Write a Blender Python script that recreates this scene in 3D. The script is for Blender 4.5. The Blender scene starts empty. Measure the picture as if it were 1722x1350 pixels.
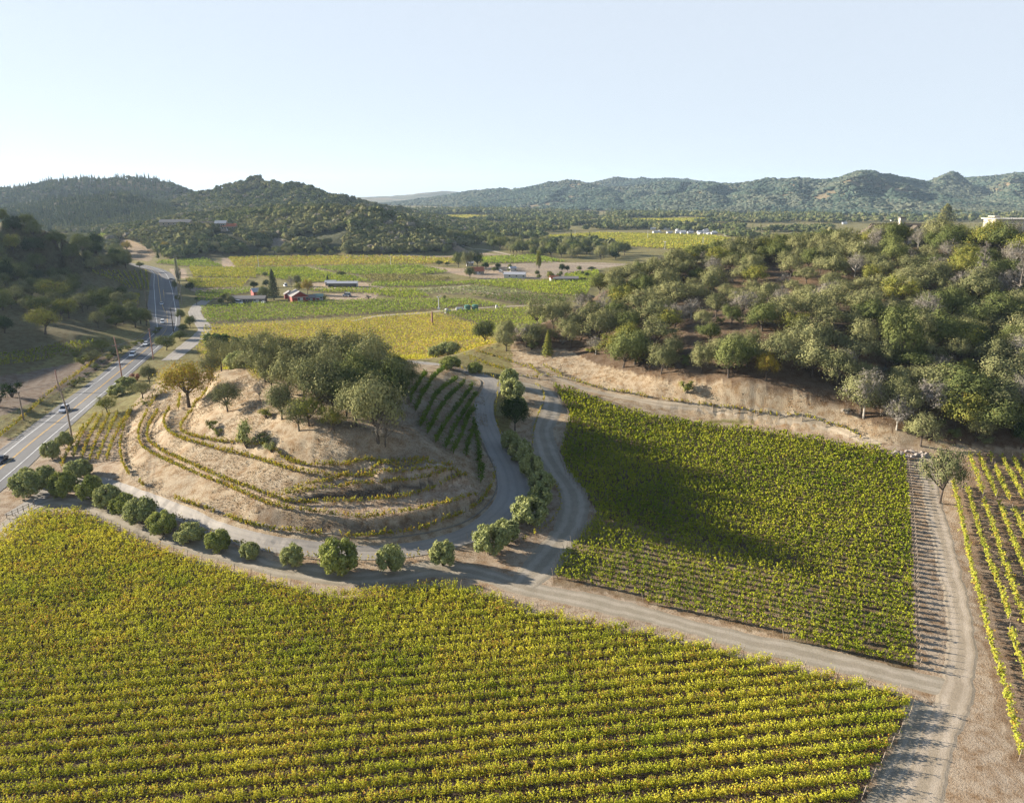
import bpy, math, random
import numpy as np
from mathutils import Vector

C = bpy.context.scene.collection
SC = bpy.context.scene
rs = np.random.RandomState(7)
R = math.radians

# ------------------------------------------------------------------ camera
CAM_H = 62.0
FPX = 1194.0            # focal length in photo pixels (photo is 1722 x 1350)
PITCH = R(16.3)
cam = bpy.data.cameras.new("camera")
cam.sensor_width = 36.0
cam.lens = 36.0 * FPX / 1722.0
cam.clip_start = 1.0
cam.clip_end = 40000.0
camo = bpy.data.objects.new("camera", cam)
C.objects.link(camo)
camo.location = (0, 0, CAM_H)
camo.rotation_euler = (R(90) - PITCH, 0, 0)
SC.camera = camo

# ------------------------------------------------------------------ light
SUN_EL = R(17.3)
SUN_TO = Vector((math.cos(R(163)), math.sin(R(163)), 0))      # towards the sun, in plan
W = bpy.data.worlds.new("World")
SC.world = W
W.use_nodes = True
nt = W.node_tree
nt.nodes.clear()
sky = nt.nodes.new("ShaderNodeTexSky")
sky.sky_type = 'NISHITA'
sky.sun_disc = False
sky.sun_elevation = SUN_EL
sky.sun_rotation = math.atan2(SUN_TO.x, SUN_TO.y) % (2 * math.pi)
sky.altitude = 100
sky.air_density = 1.0
sky.dust_density = 0.5
sky.ozone_density = 2.2
bg = nt.nodes.new("ShaderNodeBackground")
bg.inputs[1].default_value = 0.061
wo = nt.nodes.new("ShaderNodeOutputWorld")
sky_mix = nt.nodes.new("ShaderNodeMix"); sky_mix.data_type = 'RGBA'; sky_tc = nt.nodes.new("ShaderNodeTexCoord"); sky_sep = nt.nodes.new("ShaderNodeSeparateXYZ"); sky_map = nt.nodes.new("ShaderNodeMapRange")
nt.links.new(sky_tc.outputs['Generated'], sky_sep.inputs[0]); nt.links.new(sky_sep.outputs[2], sky_map.inputs[0])
for sky_i, sky_v in ((1, .22), (2, .62), (3, .88), (4, 0.)): sky_map.inputs[sky_i].default_value = sky_v      # pale low sky, deeper blue overhead
nt.links.new(sky_map.outputs[0], sky_mix.inputs[0])
sky_mix.inputs[7].default_value = (3.7, 4.02, 4.5, 1)
nt.links.new(sky.outputs[0], sky_mix.inputs[6]); nt.links.new(sky_mix.outputs[2], bg.inputs[0])
nt.links.new(bg.outputs[0], wo.inputs[0])

sl = bpy.data.lights.new("sun", 'SUN')
sl.energy = 5.0
sl.angle = R(0.6)
sl.color = (1.0, 0.91, 0.78)
so = bpy.data.objects.new("sun", sl)
C.objects.link(so)
d = -(SUN_TO * math.cos(SUN_EL) + Vector((0, 0, math.sin(SUN_EL))))
so.rotation_euler = d.to_track_quat('-Z', 'Y').to_euler()
so.location = (-300, 100, 300)

SC.view_settings.view_transform = 'Standard'
SC.view_settings.look = 'None'
SC.view_settings.exposure = 1.75
SC.view_settings.gamma = 1.0
cy = SC.cycles
cy.max_bounces = 4
cy.diffuse_bounces = 2
cy.glossy_bounces = 1
cy.transmission_bounces = 2
cy.volume_bounces = 0
cy.transparent_max_bounces = 4
cy.use_denoising = True
cy.denoising_prefilter = 'NONE'

# ------------------------------------------------------------------ noise
def vnoise(x, y, seed=0):
    xi = np.floor(x).astype(np.int64); yi = np.floor(y).astype(np.int64)
    fx = x - xi; fy = y - yi
    fx = fx * fx * (3 - 2 * fx); fy = fy * fy * (3 - 2 * fy)
    def h(a, b):
        n = (a * 374761393 + b * 668265263 + seed * 974634777) & 0xffffffff
        n = ((n ^ (n >> 13)) * 1274126177) & 0xffffffff
        return ((n ^ (n >> 16)) & 0xffff) / 65535.0
    return (h(xi, yi) * (1 - fx) + h(xi + 1, yi) * fx) * (1 - fy) + (h(xi, yi + 1) * (1 - fx) + h(xi + 1, yi + 1) * fx) * fy

def fbm(x, y, seed=0, octv=4):
    a = 0.5; s = 0
    for i in range(octv):
        s = s + a * (vnoise(x, y, seed + i * 17) * 2 - 1)
        x = x * 2.03 + 11.3; y = y * 2.03 + 5.7; a *= 0.5
    return s

# ------------------------------------------------------------------ photo pixel -> world (used to measure positions on real ground)
cp, sp = math.cos(PITCH), math.sin(PITCH)
def ray(px, py):
    u = (px - 861.0) / FPX; v = (py - 675.0) / FPX
    return u, cp - v * sp, -(sp + v * cp)
def P(px, py, z=0.0):
    u, f, dz = ray(px, py)
    t = (z - CAM_H) / dz
    return (u * t, f * t, z)
def D(px, py, fwd, dz0=0.0):
    u, f, dz = ray(px, py)
    t = fwd / f
    return (u * t, fwd, CAM_H + dz * t + dz0)

def seg_dist(x, y, pts):
    """distance to a polyline and the interpolated extra columns at the nearest point"""
    best = np.full(x.shape, 1e18); val = np.zeros(x.shape)
    for (a, b) in zip(pts[:-1], pts[1:]):
        ax, ay, az = a[:3]; bx, by, bz = b[:3]
        dx, dy = bx - ax, by - ay
        L = dx * dx + dy * dy + 1e-9
        t = np.clip(((x - ax) * dx + (y - ay) * dy) / L, 0, 1)
        dd = (x - ax - t * dx) ** 2 + (y - ay - t * dy) ** 2
        m = dd < best
        best = np.where(m, dd, best)
        val = np.where(m, az + t * (bz - az), val)
    return np.sqrt(best), val

# ------------------------------------------------------------------ far hills (analytic)
TH = 8.0
RIDGES = []   # (points xyz, width, power)
def ridge(pts, w, p=1.15): RIDGES.append((pts, w, p))
ridge([D(-420, 330, 2000, -TH), D(-100, 318, 2000, -TH), D(0, 312, 2000, -TH), D(60, 306, 2000, -TH), D(120, 300, 2000, -TH), D(200, 292, 2000, -TH),
       D(250, 301, 1960, -TH), D(285, 318, 1900, -TH), D(330, 334, 1850, -TH)], 430)
ridge([D(-60, 350, 1500, -TH), D(40, 345, 1480, -TH), D(120, 333, 1450, -TH), D(200, 328, 1420, -TH), D(260, 340, 1380, -TH), D(300, 358, 1300, -TH)], 240)
ridge([D(290, 326, 1800, -TH), D(345, 310, 1720, -TH), D(400, 303, 1650, -TH), D(450, 299, 1600, -TH), D(500, 311, 1520, -TH), D(560, 329, 1430, -TH),
       D(610, 339, 1340, -TH), D(680, 366, 1220, -TH), D(740, 390, 1080, -TH), D(782, 412, 950, -TH)], 270)
ridge([D(150, 392, 860, -6), D(200, 378, 860, -6), D(260, 368, 850, -6), D(330, 372, 830, -6), D(400, 382, 815, -6), D(440, 398, 800, -6), D(470, 418, 790, -6)], 105)
ridge([D(400, 345, 1000, -6), D(470, 345, 960, -6), D(540, 350, 910, -6), D(620, 352, 890, -6), D(690, 374, 870, -6), D(740, 396, 850, -6), D(775, 414, 840, -6)], 130)
ridge([D(540, 350, 910, -8), D(520, 385, 850, -6), D(500, 405, 820, -5)], 70)
ridge([D(330, 340, 1010, -6), D(420, 338, 1040, -6), D(500, 330, 1060, -6)], 150)
# far range across the valley
FW = 560
ridge([D(540, 337, 7800), D(590, 334, 7600), D(640, 333, 7300), D(700, 328, 7000), D(750, 323, 6800), D(800, 328, 6500), D(860, 335, 6200)], 1700)
ridge([D(640, 349, 4700), D(700, 343, 4500), D(750, 330, 4300), D(800, 323, 4100), D(860, 320, 3900), D(900, 314, 3800), D(950, 304, 3700), D(1000, 302, 3500),
       D(1040, 307, 3450), D(1100, 306, 3400), D(1140, 304, 3300), D(1170, 307, 3300), D(1197, 297, 3200), D(1225, 302, 3200), D(1290, 298, 3100), D(1340, 292, 3050),
       D(1400, 290, 3000), D(1432, 282, 2950), D(1455, 282, 2950), D(1482, 291, 2950), D(1500, 297, 3000)], FW)
ridge([D(1040, 303, 4600), D(1100, 303, 4600), D(1160, 305, 4600)], 900)
ridge([D(1480, 300, 3700), D(1550, 297, 3700), D(1600, 295, 3700), D(1722, 297, 3700), D(1900, 300, 3700), D(2200, 290, 3600), D(2700, 300, 3400)], 1150)
for a, b, c, da, db in [((860, 322), (845, 338), (900, 352), 3700, 3250), ((950, 306), (930, 326), (960, 350), 3500, 2900), ((1010, 303), (1020, 322), (1052, 352), 3350, 2650),
                        ((1140, 305), (1120, 326), (1150, 356), 3150, 2500), ((1197, 299), (1180, 322), (1215, 356), 3050, 2350), ((1290, 299), (1270, 322), (1300, 358), 2950, 2250),
                        ((1340, 294), (1335, 318), (1370, 356), 2900, 2250), ((1445, 284), (1430, 312), (1470, 352), 2800, 2150), ((1500, 298), (1500, 325), (1560, 358), 2850, 2050),
                        ((1600, 290), (1570, 318), (1620, 352), 3200, 2250), ((1722, 290), (1690, 316), (1740, 356), 3200, 2200), ((1860, 290), (1830, 330), (1900, 360), 3200, 2200),
                        ((780, 327), (770, 338), (800, 352), 4000, 3500), ((1062, 306), (1075, 330), (1100, 356), 3250, 2550)]:
    ridge([D(a[0], a[1] + 4, da), D(b[0], b[1] + 1, (da * .55 + db * .45)), D(c[0], c[1], db)], 270, 1.1)
# hill to the left and the hill on the right, continued outside the detailed area
ridge([(-330, 470, 46), (-480, 470, 58), (-800, 480, 80), (-1200, 420, 90)], 230, 1.3)
ridge([(209, 296, 38), (300, 320, 40), (420, 350, 42), (700, 380, 45)], 190, 1.4)

def far_h(x, y):
    h = np.zeros(x.shape)
    wx = x + fbm(x / 260., y / 260., 3, 3) * 60 * np.clip(y / 1500., .1, 1.5)
    wy = y + fbm(x / 260., y / 260., 9, 3) * 60 * np.clip(y / 1500., .1, 1.5)
    for pts, w, p in RIDGES:
        xs = [q[0] for q in pts]; ys = [q[1] for q in pts]
        m = (wx > min(xs) - w) & (wx < max(xs) + w) & (wy > min(ys) - w) & (wy < max(ys) + w)
        if not m.any(): continue
        dd, z = seg_dist(wx[m], wy[m], pts)
        s = np.clip(1 - dd / w, 0, 1)
        s = s ** p
        h[m] = np.maximum(h[m], z * s)
    n = fbm(x / 170., y / 170., 21, 5)
    rsc = np.where(y > 1850, 430., 210.)
    ridged = 1 - np.abs(fbm(x / rsc + 3.1, y / rsc, 27, 3)) * 3.2
    h = h * (1 + np.where(y > 1850, .17, .3) * (ridged - .45) * np.clip(h / 25., 0, 1))
    h = h * (1 + np.where(y > 1850, .1, .2) * n * np.clip(1.2 - h / 170., .25, 1)) + np.clip(h, 0, 30) * 0.08 * n
    return np.maximum(h, 0) + 0.25 * fbm(x / 60., y / 60., 5, 2)

# ------------------------------------------------------------------ near terrain: height solved between measured contour lines
X0, X1, Y0, Y1, CELL = -480.0, 420.0, 30.0, 720.0, 1.0
NX, NY = int((X1 - X0) / CELL) + 1, int((Y1 - Y0) / CELL) + 1
def pl(pts):
    """[(px,py,z)...] -> world"""
    return [P(*p) for p in pts]
HWY_PX = [(-150, 905), (0, 788), (60, 738), (111, 698), (150, 666), (191, 633), (222, 607), (250, 584), (270, 566), (279, 555), (281, 542), (280, 525), (277, 505), (274, 485), (270, 464), (262, 456), (248, 450), (228, 446), (205, 443)]
DRIVE = [(22, 866, 0), (55, 845, 0), (85, 822, 0), (120, 812, 0), (160, 811, .3), (200, 824, .6), (264, 851, .8), (315, 871, 1), (365, 893, 1.1), (428, 911, 1.2), (505, 923, 1.2), (606, 931, 1.2), (682, 927, 1.3), (745, 914, 1.5),
         (800, 894, 1.9), (843, 863, 2.4), (862, 830, 3.1), (858, 798, 4.1), (842, 765, 5.2), (824, 730, 6.4), (814, 700, 7.4), (815, 675, 8.1), (826, 655, 8.7), (826, 642, 8.9), (808, 632, 9.1), (770, 620, 9.2), (707, 610, 9.2), (660, 604, 9.2)]
LOWRD = [(880, 985, .3), (930, 930, .6), (962, 880, 1.2), (965, 840, 2.0), (945, 800, 3.1), (920, 760, 4.3), (913, 720, 5.4), (925, 690, 6.3), (925, 668, 7.0), (900, 652, 7.7), (865, 645, 8.3), (835, 642, 8.8)]
ROW_A = [(222, 693, 2.2), (209, 721, 2.2), (203, 756, 2), (209, 786, 2), (227, 809, 2), (264, 829, 2.2), (327, 852, 2.5), (378, 870, 2.6), (430, 887, 2.6), (493, 897, 2.6), (556, 902, 2.6), (606, 905, 2.6), (694, 896, 2.8), (745, 880, 3), (783, 864, 3.2), (808, 849, 3.4), (826, 822, 4.2), (834, 794, 5.2)]
ROW_B1 = [(249, 693, 4.2), (237, 716, 4.2), (233, 736, 4.2), (242, 756, 4.2), (277, 776, 4.4), (327, 799, 4.8), (378, 819, 5.1), (430, 842, 5.3), (468, 854, 5.4), (531, 864, 5.5), (581, 868, 5.5), (631, 868, 5.5), (682, 862, 5.5), (745, 849, 5.5), (803, 829, 5.5)]
ROW_B2 = [(267, 693, 4.4), (252, 718, 4.4), (249, 741, 4.4), (267, 759, 4.5), (327, 787, 5.0), (378, 809, 5.3), (431, 828, 5.7), (480, 846, 5.7), (560, 848, 5.8), (657, 842, 5.9), (707, 832, 6.1), (785, 804, 6.5)]
ROW_C1 = [(463, 836, 6.4), (526, 827, 7.1), (606, 818, 7.6), (694, 811, 7.9), (775, 792, 8.2)]
ROW_C2 = [(480, 830, 6.6), (526, 818, 7.3), (606, 808, 7.8), (694, 800, 8.1), (760, 786, 8.4)]
ROW_E1 = [(285, 688, 7.4), (276, 708, 7.4), (282, 726, 7.4), (302, 738, 7.5), (353, 754, 7.9), (428, 774, 8.4), (505, 795, 8.9), (581, 799, 9.2), (657, 797, 9.5), (722, 789, 9.7), (762, 784, 9.6)]
ROW_E2 = [(350, 658, 8.2), (325, 693, 7.8), (306, 718, 7.7), (310, 731, 7.8), (353, 743, 8.2), (428, 762, 8.7), (480, 778, 9.1), (531, 787, 9.4), (610, 786, 9.8), (680, 779, 10), (722, 774, 10.1)]
CREST = [(330, 668, 10), (350, 700, 11), (400, 725, 12.2), (460, 745, 12.6), (505, 745, 13), (570, 752, 13.2), (640, 765, 13), (707, 768, 12), (760, 775, 10.5)]
CREST2 = [(355, 640, 13), (400, 660, 14.5), (480, 700, 16), (560, 715, 16.2), (640, 728, 15.5), (690, 728, 13.5)]
TOE = [(640, 640, 0.5)]
CON = []
CON += [pl([(x, y, 0) for x, y in HWY_PX])]
CON += [pl(DRIVE), pl(LOWRD), pl(ROW_A), pl(ROW_B1), pl(ROW_B2), pl(ROW_C1), pl(ROW_C2), pl(ROW_E1), pl(ROW_E2), pl(CREST), pl(CREST2)]
# edge of the drive uphill side, so the road bench is level
# summit and back of the knoll (plan coordinates)
CON += [[(-62, 172, 18), (-48, 178, 18.5), (-36, 172, 17.5)], [(-82, 188, 15.5), (-60, 194, 17), (-40, 192, 17), (-26, 186, 15.5)], [(-104, 214, 8), (-60, 226, 10.5), (-18, 216, 10)], [(-118, 235, 1), (-80, 255, .5), (-30, 262, .5), (0, 275, 1)]]
CON += [[(-25, 168, 15), (-16, 176, 11), (-8, 190, 8)]]
# field in front and right vineyard
CON += [pl([(0, 905, 0), (60, 872, 0), (130, 862, 0), (250, 905, .1), (420, 955, .2), (600, 985, .2), (750, 965, .3), (880, 1000, .2), (1100, 1045, .1), (1300, 1090, .1), (1540, 1150, 0), (1640, 1160, 0), (1900, 1200, 0)])]
CON += [pl([(0, 1100, 0), (400, 1100, 0), (800, 1120, 0), (1300, 1200, 0), (1500, 1250, 0)]), pl([(0, 1345, 0), (800, 1345, 0), (1722, 1345, 0)])]
CON += [pl([(985, 855, 2.0), (1100, 890, 1.1), (1300, 900, .9), (1530, 930, .7), (1722, 950, .7)]), pl([(975, 790, 4.0), (1100, 800, 2.5), (1300, 806, 1.7), (1525, 810, 1.5), (1722, 840, 1.4)])]
CON += [pl([(955, 710, 6.2), (1050, 722, 4.0), (1200, 735, 2.6), (1350, 745, 2.2), (1500, 768, 1.9), (1722, 800, 1.8)])]
CON += [pl([(925, 645, 7.9), (960, 652, 7.2), (1010, 668, 5.9), (1100, 688, 4.4), (1200, 702, 3.4), (1300, 714, 3.3), (1400, 732, 3.0), (1500, 758, 2.6), (1600, 768, 2.3), (1722, 780, 2.2), (1900, 800, 2.2)])]
# foot of the right hill, its shoulder and its crest
CON += [pl([(742, 603, 9), (790, 598, 9.2), (860, 606, 9.2), (930, 620, 8.8), (1000, 645, 7.4), (1100, 668, 6.6), (1200, 684, 6), (1300, 696, 6), (1400, 712, 5.5), (1500, 742, 4), (1620, 752, 3.6), (1722, 765, 3.4)])]
CON += [pl([(790, 588, 10), (850, 571, 12.6), (905, 548, 17), (960, 525, 20), (1050, 474, 27), (1150, 447, 32), (1250, 428, 35), (1400, 420, 38), (1500, 412, 40), (1600, 408, 42.5), (1722, 404, 45), (1900, 402, 47)])]
CON += [pl([(850, 590, 10.6), (960, 596, 11.6), (1100, 625, 12), (1250, 640, 13.5), (1400, 655, 13), (1500, 680, 11), (1600, 690, 10), (1722, 700, 9)])]
CON += [pl([(1050, 560, 18), (1200, 545, 23), (1350, 545, 25), (1450, 550, 24), (1560, 560, 20), (1722, 590, 15)])]
CON += [[(-25, 290, 2), (20, 330, 3), (60, 380, 3), (140, 440, 3), (260, 460, 8), (400, 470, 10)]]
CON += [[(-20, 305, 0), (0, 350, 0), (40, 420, 0), (120, 500, 0), (250, 560, 0), (419, 640, 0)]]
# valley floor
for c in ([(-100, 280), (-60, 300), (-20, 320)], [(-180, 360), (-50, 360), (0, 390)], [(-200, 450), (0, 450), (60, 480)], [(-230, 560), (0, 560), (200, 600)], [(-250, 660), (0, 660), (300, 690)]):
    CON += [[(a, b, 0) for a, b in c]]
# ground left of the highway
CON += [pl([(-100, 860, -.8), (0, 752, -.8), (90, 676, -.8), (150, 632, -.8), (185, 604, -.6)]), pl([(0, 730, 0), (60, 680, 0), (150, 610, 0), (200, 580, 0)])]
CON += [pl([(-30, 660, .5), (60, 620, .5), (160, 590, .6)]), pl([(0, 596, 3), (100, 592, 2.6), (160, 583, 2)]), pl([(0, 548, 9), (60, 552, 8), (130, 562, 6), (190, 570, 2.5), (235, 568, .5)])]
CON += [pl([(0, 512, 10), (80, 505, 9), (150, 500, 6.5), (200, 495, 4), (240, 498, 1)]), pl([(0, 478, 13), (80, 474, 11), (140, 470, 7), (150, 458, 5), (240, 455, 2.5)]), pl([(200, 488, 3), (248, 489, .5)])]
CON += [[(-335, 215, 44), (-322, 265, 52), (-318, 320, 50), (-345, 395, 42)], [(-420, 200, 52), (-420, 400, 52)], [(-305, 560, 1), (-335, 620, 1), (-380, 660, 0), (-470, 700, 0)], [(-350, 560, 6), (-470, 600, 14)]]
CON += [pl([(0, 368, 47), (50, 378, 43), (100, 395, 37.5), (150, 413, 27.5), (200, 437, 14.5), (222, 447, 4)])]

def rasterize(lines):
    s = np.zeros((NY, NX)); n = np.zeros((NY, NX))
    for L in lines:
        for a, b in zip(L[:-1], L[1:]):
            k = max(2, int(math.hypot(b[0] - a[0], b[1] - a[1]) / 0.5))
            t = np.linspace(0, 1, k)
            x = a[0] + (b[0] - a[0]) * t; y = a[1] + (b[1] - a[1]) * t; z = a[2] + (b[2] - a[2]) * t
            ix = np.round((x - X0) / CELL).astype(int); iy = np.round((y - Y0) / CELL).astype(int)
            m = (ix >= 0) & (ix < NX) & (iy >= 0) & (iy < NY)
            np.add.at(s, (iy[m], ix[m]), z[m]); np.add.at(n, (iy[m], ix[m]), 1)
    return s, n
gx, gy = np.meshgrid(X0 + CELL * np.arange(NX), Y0 + CELL * np.arange(NY))
csum, cnum = rasterize(CON)
edge = np.zeros((NY, NX), bool); edge[0, :] = edge[-1, :] = edge[:, 0] = edge[:, -1] = True
fe = far_h(gx[edge], gy[edge])
csum[edge] = fe; cnum[edge] = 1
Z = None
for lev in (32, 16, 8, 4, 2, 1):
    ny, nx = (NY + lev - 1) // lev, (NX + lev - 1) // lev
    ps = np.zeros((ny * lev, nx * lev)); pn = np.zeros((ny * lev, nx * lev))
    ps[:NY, :NX] = csum; pn[:NY, :NX] = cnum
    ps = ps.reshape(ny, lev, nx, lev).sum((1, 3)); pn = pn.reshape(ny, lev, nx, lev).sum((1, 3))
    m = pn > 0; cv = ps / np.maximum(pn, 1)
    if Z is None: Z = np.zeros((ny, nx))
    else:
        Z = np.repeat(np.repeat(Z, 2, 0), 2, 1)[:ny, :nx]
        if Z.shape != (ny, nx): Z = np.pad(Z, ((0, ny - Z.shape[0]), (0, nx - Z.shape[1])), 'edge')
    for it in range({32: 600, 16: 300, 8: 200, 4: 120, 2: 80, 1: 50}[lev]):
        Z[m] = cv[m]
        Q = np.pad(Z, 1, 'edge')
        Z = (Q[:-2, 1:-1] + Q[2:, 1:-1] + Q[1:-1, :-2] + Q[1:-1, 2:]) * .25
    Z[m] = cv[m]
for it in range(1):
    Q = np.pad(Z, 1, 'edge')
    Z = Z * .4 + .6 * (Q[:-2, 1:-1] + Q[2:, 1:-1] + Q[1:-1, :-2] + Q[1:-1, 2:]) * .25
# roughness that grows with height above the valley
Z = Z + np.clip(Z - 8, 0, 12) / 12 * (2.2 * fbm(gx / 28., gy / 28., 31, 4) + .5 * fbm(gx / 6., gy / 6., 35, 3)) * (gx > 5) \
      + np.clip(Z - 2, 0, 2) / 2 * .16 * fbm(gx / 3.5, gy / 3.5, 41, 3)
NEARZ = Z

def H(x, y):
    x = np.atleast_1d(np.asarray(x, float)); y = np.atleast_1d(np.asarray(y, float))
    out = np.empty(x.shape)
    inn = (x >= X0) & (x <= X1) & (y >= Y0) & (y <= Y1)
    if inn.any():
        fx = (x[inn] - X0) / CELL; fy = (y[inn] - Y0) / CELL
        ix = np.clip(fx.astype(int), 0, NX - 2); iy = np.clip(fy.astype(int), 0, NY - 2)
        fx -= ix; fy -= iy
        out[inn] = (NEARZ[iy, ix] * (1 - fx) + NEARZ[iy, ix + 1] * fx) * (1 - fy) + (NEARZ[iy + 1, ix] * (1 - fx) + NEARZ[iy + 1, ix + 1] * fx) * fy
    if (~inn).any(): out[~inn] = far_h(x[~inn], y[~inn])
    return out
def h1(x, y): return float(H(x, y)[0])

TS = np.exp(np.linspace(math.log(40), math.log(9000), 1400))
def G(px, py):
    """where the line of sight through a photo pixel meets the ground"""
    u, f, dz = ray(px, py)
    z = CAM_H + dz * TS
    hit = np.nonzero(z <= H(u * TS, f * TS))[0]
    if len(hit) == 0:
        t = TS[-1]
    else:
        i = hit[0]; a, b = TS[max(i - 1, 0)], TS[i]
        for _ in range(14):
            c = (a + b) / 2
            if CAM_H + dz * c <= h1(u * c, f * c): b = c
            else: a = c
        t = b
    x, y = u * t, f * t
    return x, y, h1(x, y), t
def GP(pts):
    return [G(*p)[:2] for p in pts]

def inside(x, y, poly):
    res = np.zeros(x.shape, bool)
    xs = [p[0] for p in poly]; ys = [p[1] for p in poly]
    m = (x >= min(xs)) & (x <= max(xs)) & (y >= min(ys)) & (y <= max(ys))
    if not m.any(): return res
    xx, yy = x[m], y[m]; r = np.zeros(xx.shape, bool)
    j = len(poly) - 1
    for i in range(len(poly)):
        xi, yi = poly[i][:2]; xj, yj = poly[j][:2]
        if yi != yj:
            c = ((yi > yy) != (yj > yy)) & (xx < (xj - xi) * (yy - yi) / (yj - yi) + xi)
            r ^= c
        j = i
    res[m] = r
    return res

# ------------------------------------------------------------------ materials
MATS = {}
def newmat(name):
    m = bpy.data.materials.new(name); m.use_nodes = True
    t = m.node_tree; t.nodes.clear()
    return m, t, t.nodes.new("ShaderNodeOutputMaterial")
def N(t, kind, **kw):
    n = t.nodes.new(kind)
    for k, v in kw.items():
        if k in n.bl_rna.properties: setattr(n, k, v)
        else: n.inputs[k.replace('_', ' ')].default_value = v
    return n
def mixc(t, a, b, fac, mode='MIX'):
    n = t.nodes.new("ShaderNodeMix"); n.data_type = 'RGBA'; n.blend_type = mode; n.clamp_factor = True
    for sock, v in ((n.inputs[0], fac), (n.inputs[6], a), (n.inputs[7], b)):
        if hasattr(v, 'links'): t.links.new(v, sock)
        elif isinstance(v, (int, float)): sock.default_value = v
        else: sock.default_value = (*v, 1)
    return n.outputs[2]
def noise(t, scale, detail=3, rough=.55, coord=None):
    n = t.nodes.new("ShaderNodeTexNoise"); n.inputs['Scale'].default_value = scale
    n.inputs['Detail'].default_value = detail; n.inputs['Roughness'].default_value = rough
    if coord is None:
        g = t.nodes.new("ShaderNodeNewGeometry"); coord = g.outputs['Position']
    t.links.new(coord, n.inputs['Vector'])
    return n.outputs['Fac']
def mrange(t, v, a, b, c=0., d_=1.):
    n = t.nodes.new("ShaderNodeMapRange"); n.clamp = True
    t.links.new(v, n.inputs[0])
    for i, q in enumerate((a, b, c, d_)): n.inputs[i + 1].default_value = q
    return n.outputs[0]
def bump(t, h, s=.5, dist=.3):
    n = t.nodes.new("ShaderNodeBump"); n.inputs['Strength'].default_value = s; n.inputs['Distance'].default_value = dist
    t.links.new(h, n.inputs['Height']); return n.outputs[0]
def pbr(t, out, col, rough=.85, spec=.25, normal=None, metal=0.):
    b = t.nodes.new("ShaderNodeBsdfPrincipled")
    if hasattr(col, 'links'): t.links.new(col, b.inputs['Base Color'])
    else: b.inputs['Base Color'].default_value = (*col, 1)
    b.inputs['Roughness'].default_value = rough; b.inputs['Metallic'].default_value = metal
    b.inputs['Specular IOR Level'].default_value = spec
    if normal is not None: t.links.new(normal, b.inputs['Normal'])
    t.links.new(b.outputs[0], out.inputs[0]); return b

def simple(name, col, rough=.7, var=.25, scale=2., spec=.3, metal=0.):
    if name in MATS: return MATS[name]
    m, t, o = newmat(name)
    f = noise(t, scale, 3)
    c = mixc(t, tuple(min(1, x * (1 - var)) for x in col), tuple(min(1, x * (1 + var)) for x in col), mrange(t, f, .3, .7))
    pbr(t, o, c, rough, spec, None, metal)
    MATS[name] = m; return m

def leafmat(name, c1, c2, c3=None, scale=.06, trans=.3, c3amt=.12, objvar=.35, satur=1.):
    """c1 to c2 by a broad patchiness and per leaf cluster, c3 for a scatter of odd leaves"""
    if name in MATS: return MATS[name]
    m, t, o = newmat(name)
    g = t.nodes.new("ShaderNodeNewGeometry"); oi = t.nodes.new("ShaderNodeObjectInfo")
    n1 = noise(t, scale, 3, .6, g.outputs['Position'])
    a = t.nodes.new("ShaderNodeMath"); a.operation = 'MULTIPLY_ADD'
    t.links.new(g.outputs['Random Per Island'], a.inputs[0]); a.inputs[1].default_value = .5
    t.links.new(mrange(t, n1, .3, .7, 0, .75), a.inputs[2])
    a2 = t.nodes.new("ShaderNodeMath"); a2.operation = 'MULTIPLY_ADD'
    t.links.new(oi.outputs['Random'], a2.inputs[0]); a2.inputs[1].default_value = objvar; t.links.new(a.outputs[0], a2.inputs[2])
    a3 = t.nodes.new("ShaderNodeMath"); a3.operation = 'SUBTRACT'; a3.use_clamp = True
    t.links.new(a2.outputs[0], a3.inputs[0]); a3.inputs[1].default_value = .1 + objvar * .5
    col = mixc(t, c1, c2, a3.outputs[0])
    if c3:
        w = t.nodes.new("ShaderNodeTexWhiteNoise"); w.noise_dimensions = '1D'
        t.links.new(g.outputs['Random Per Island'], w.inputs['W'])
        n2 = noise(t, scale * 6, 2, .5, g.outputs['Position'])
        mm = t.nodes.new("ShaderNodeMath"); mm.operation = 'MULTIPLY'
        t.links.new(mrange(t, w.outputs['Value'], 1 - c3amt * 2, 1 - c3amt * 2 + .08), mm.inputs[0]); t.links.new(mrange(t, n2, .42, .6), mm.inputs[1])
        col = mixc(t, col, c3, mm.outputs[0])
    b = t.nodes.new("ShaderNodeBsdfDiffuse"); tr = t.nodes.new("ShaderNodeBsdfTranslucent"); mx = t.nodes.new("ShaderNodeMixShader")
    t.links.new(col, b.inputs[0]); t.links.new(col, tr.inputs[0]); mx.inputs[0].default_value = trans
    t.links.new(b.outputs[0], mx.inputs[1]); t.links.new(tr.outputs[0], mx.inputs[2])
    t.links.new(mx.outputs[0], o.inputs[0])
    MATS[name] = m; return m

def mat_ground():
    m, t, o = newmat("ground_mix")
    at = t.nodes.new("ShaderNodeAttribute"); at.attribute_name = "land"
    g = t.nodes.new("ShaderNodeNewGeometry"); pos = g.outputs['Position']
    n1 = noise(t, .5, 6, .65, pos); n2 = noise(t, 4., 5, .7, pos); n3 = noise(t, .035, 4, .6, pos)
    c = at.outputs['Color']
    c = mixc(t, c, mixc(t, c, (.62, .5, .38), 1, 'MULTIPLY'), mrange(t, n1, .42, .66))
    c = mixc(t, c, mixc(t, c, (1.28, 1.22, 1.12), 1, 'MULTIPLY'), mrange(t, n3, .4, .65))
    c = mixc(t, c, mixc(t, c, (.55, .5, .46), 1, 'MULTIPLY'), mrange(t, n2, .48, .72, 0, .8))
    pbr(t, o, c, .95, .1, bump(t, n2, .55, .35))
    return m

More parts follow.
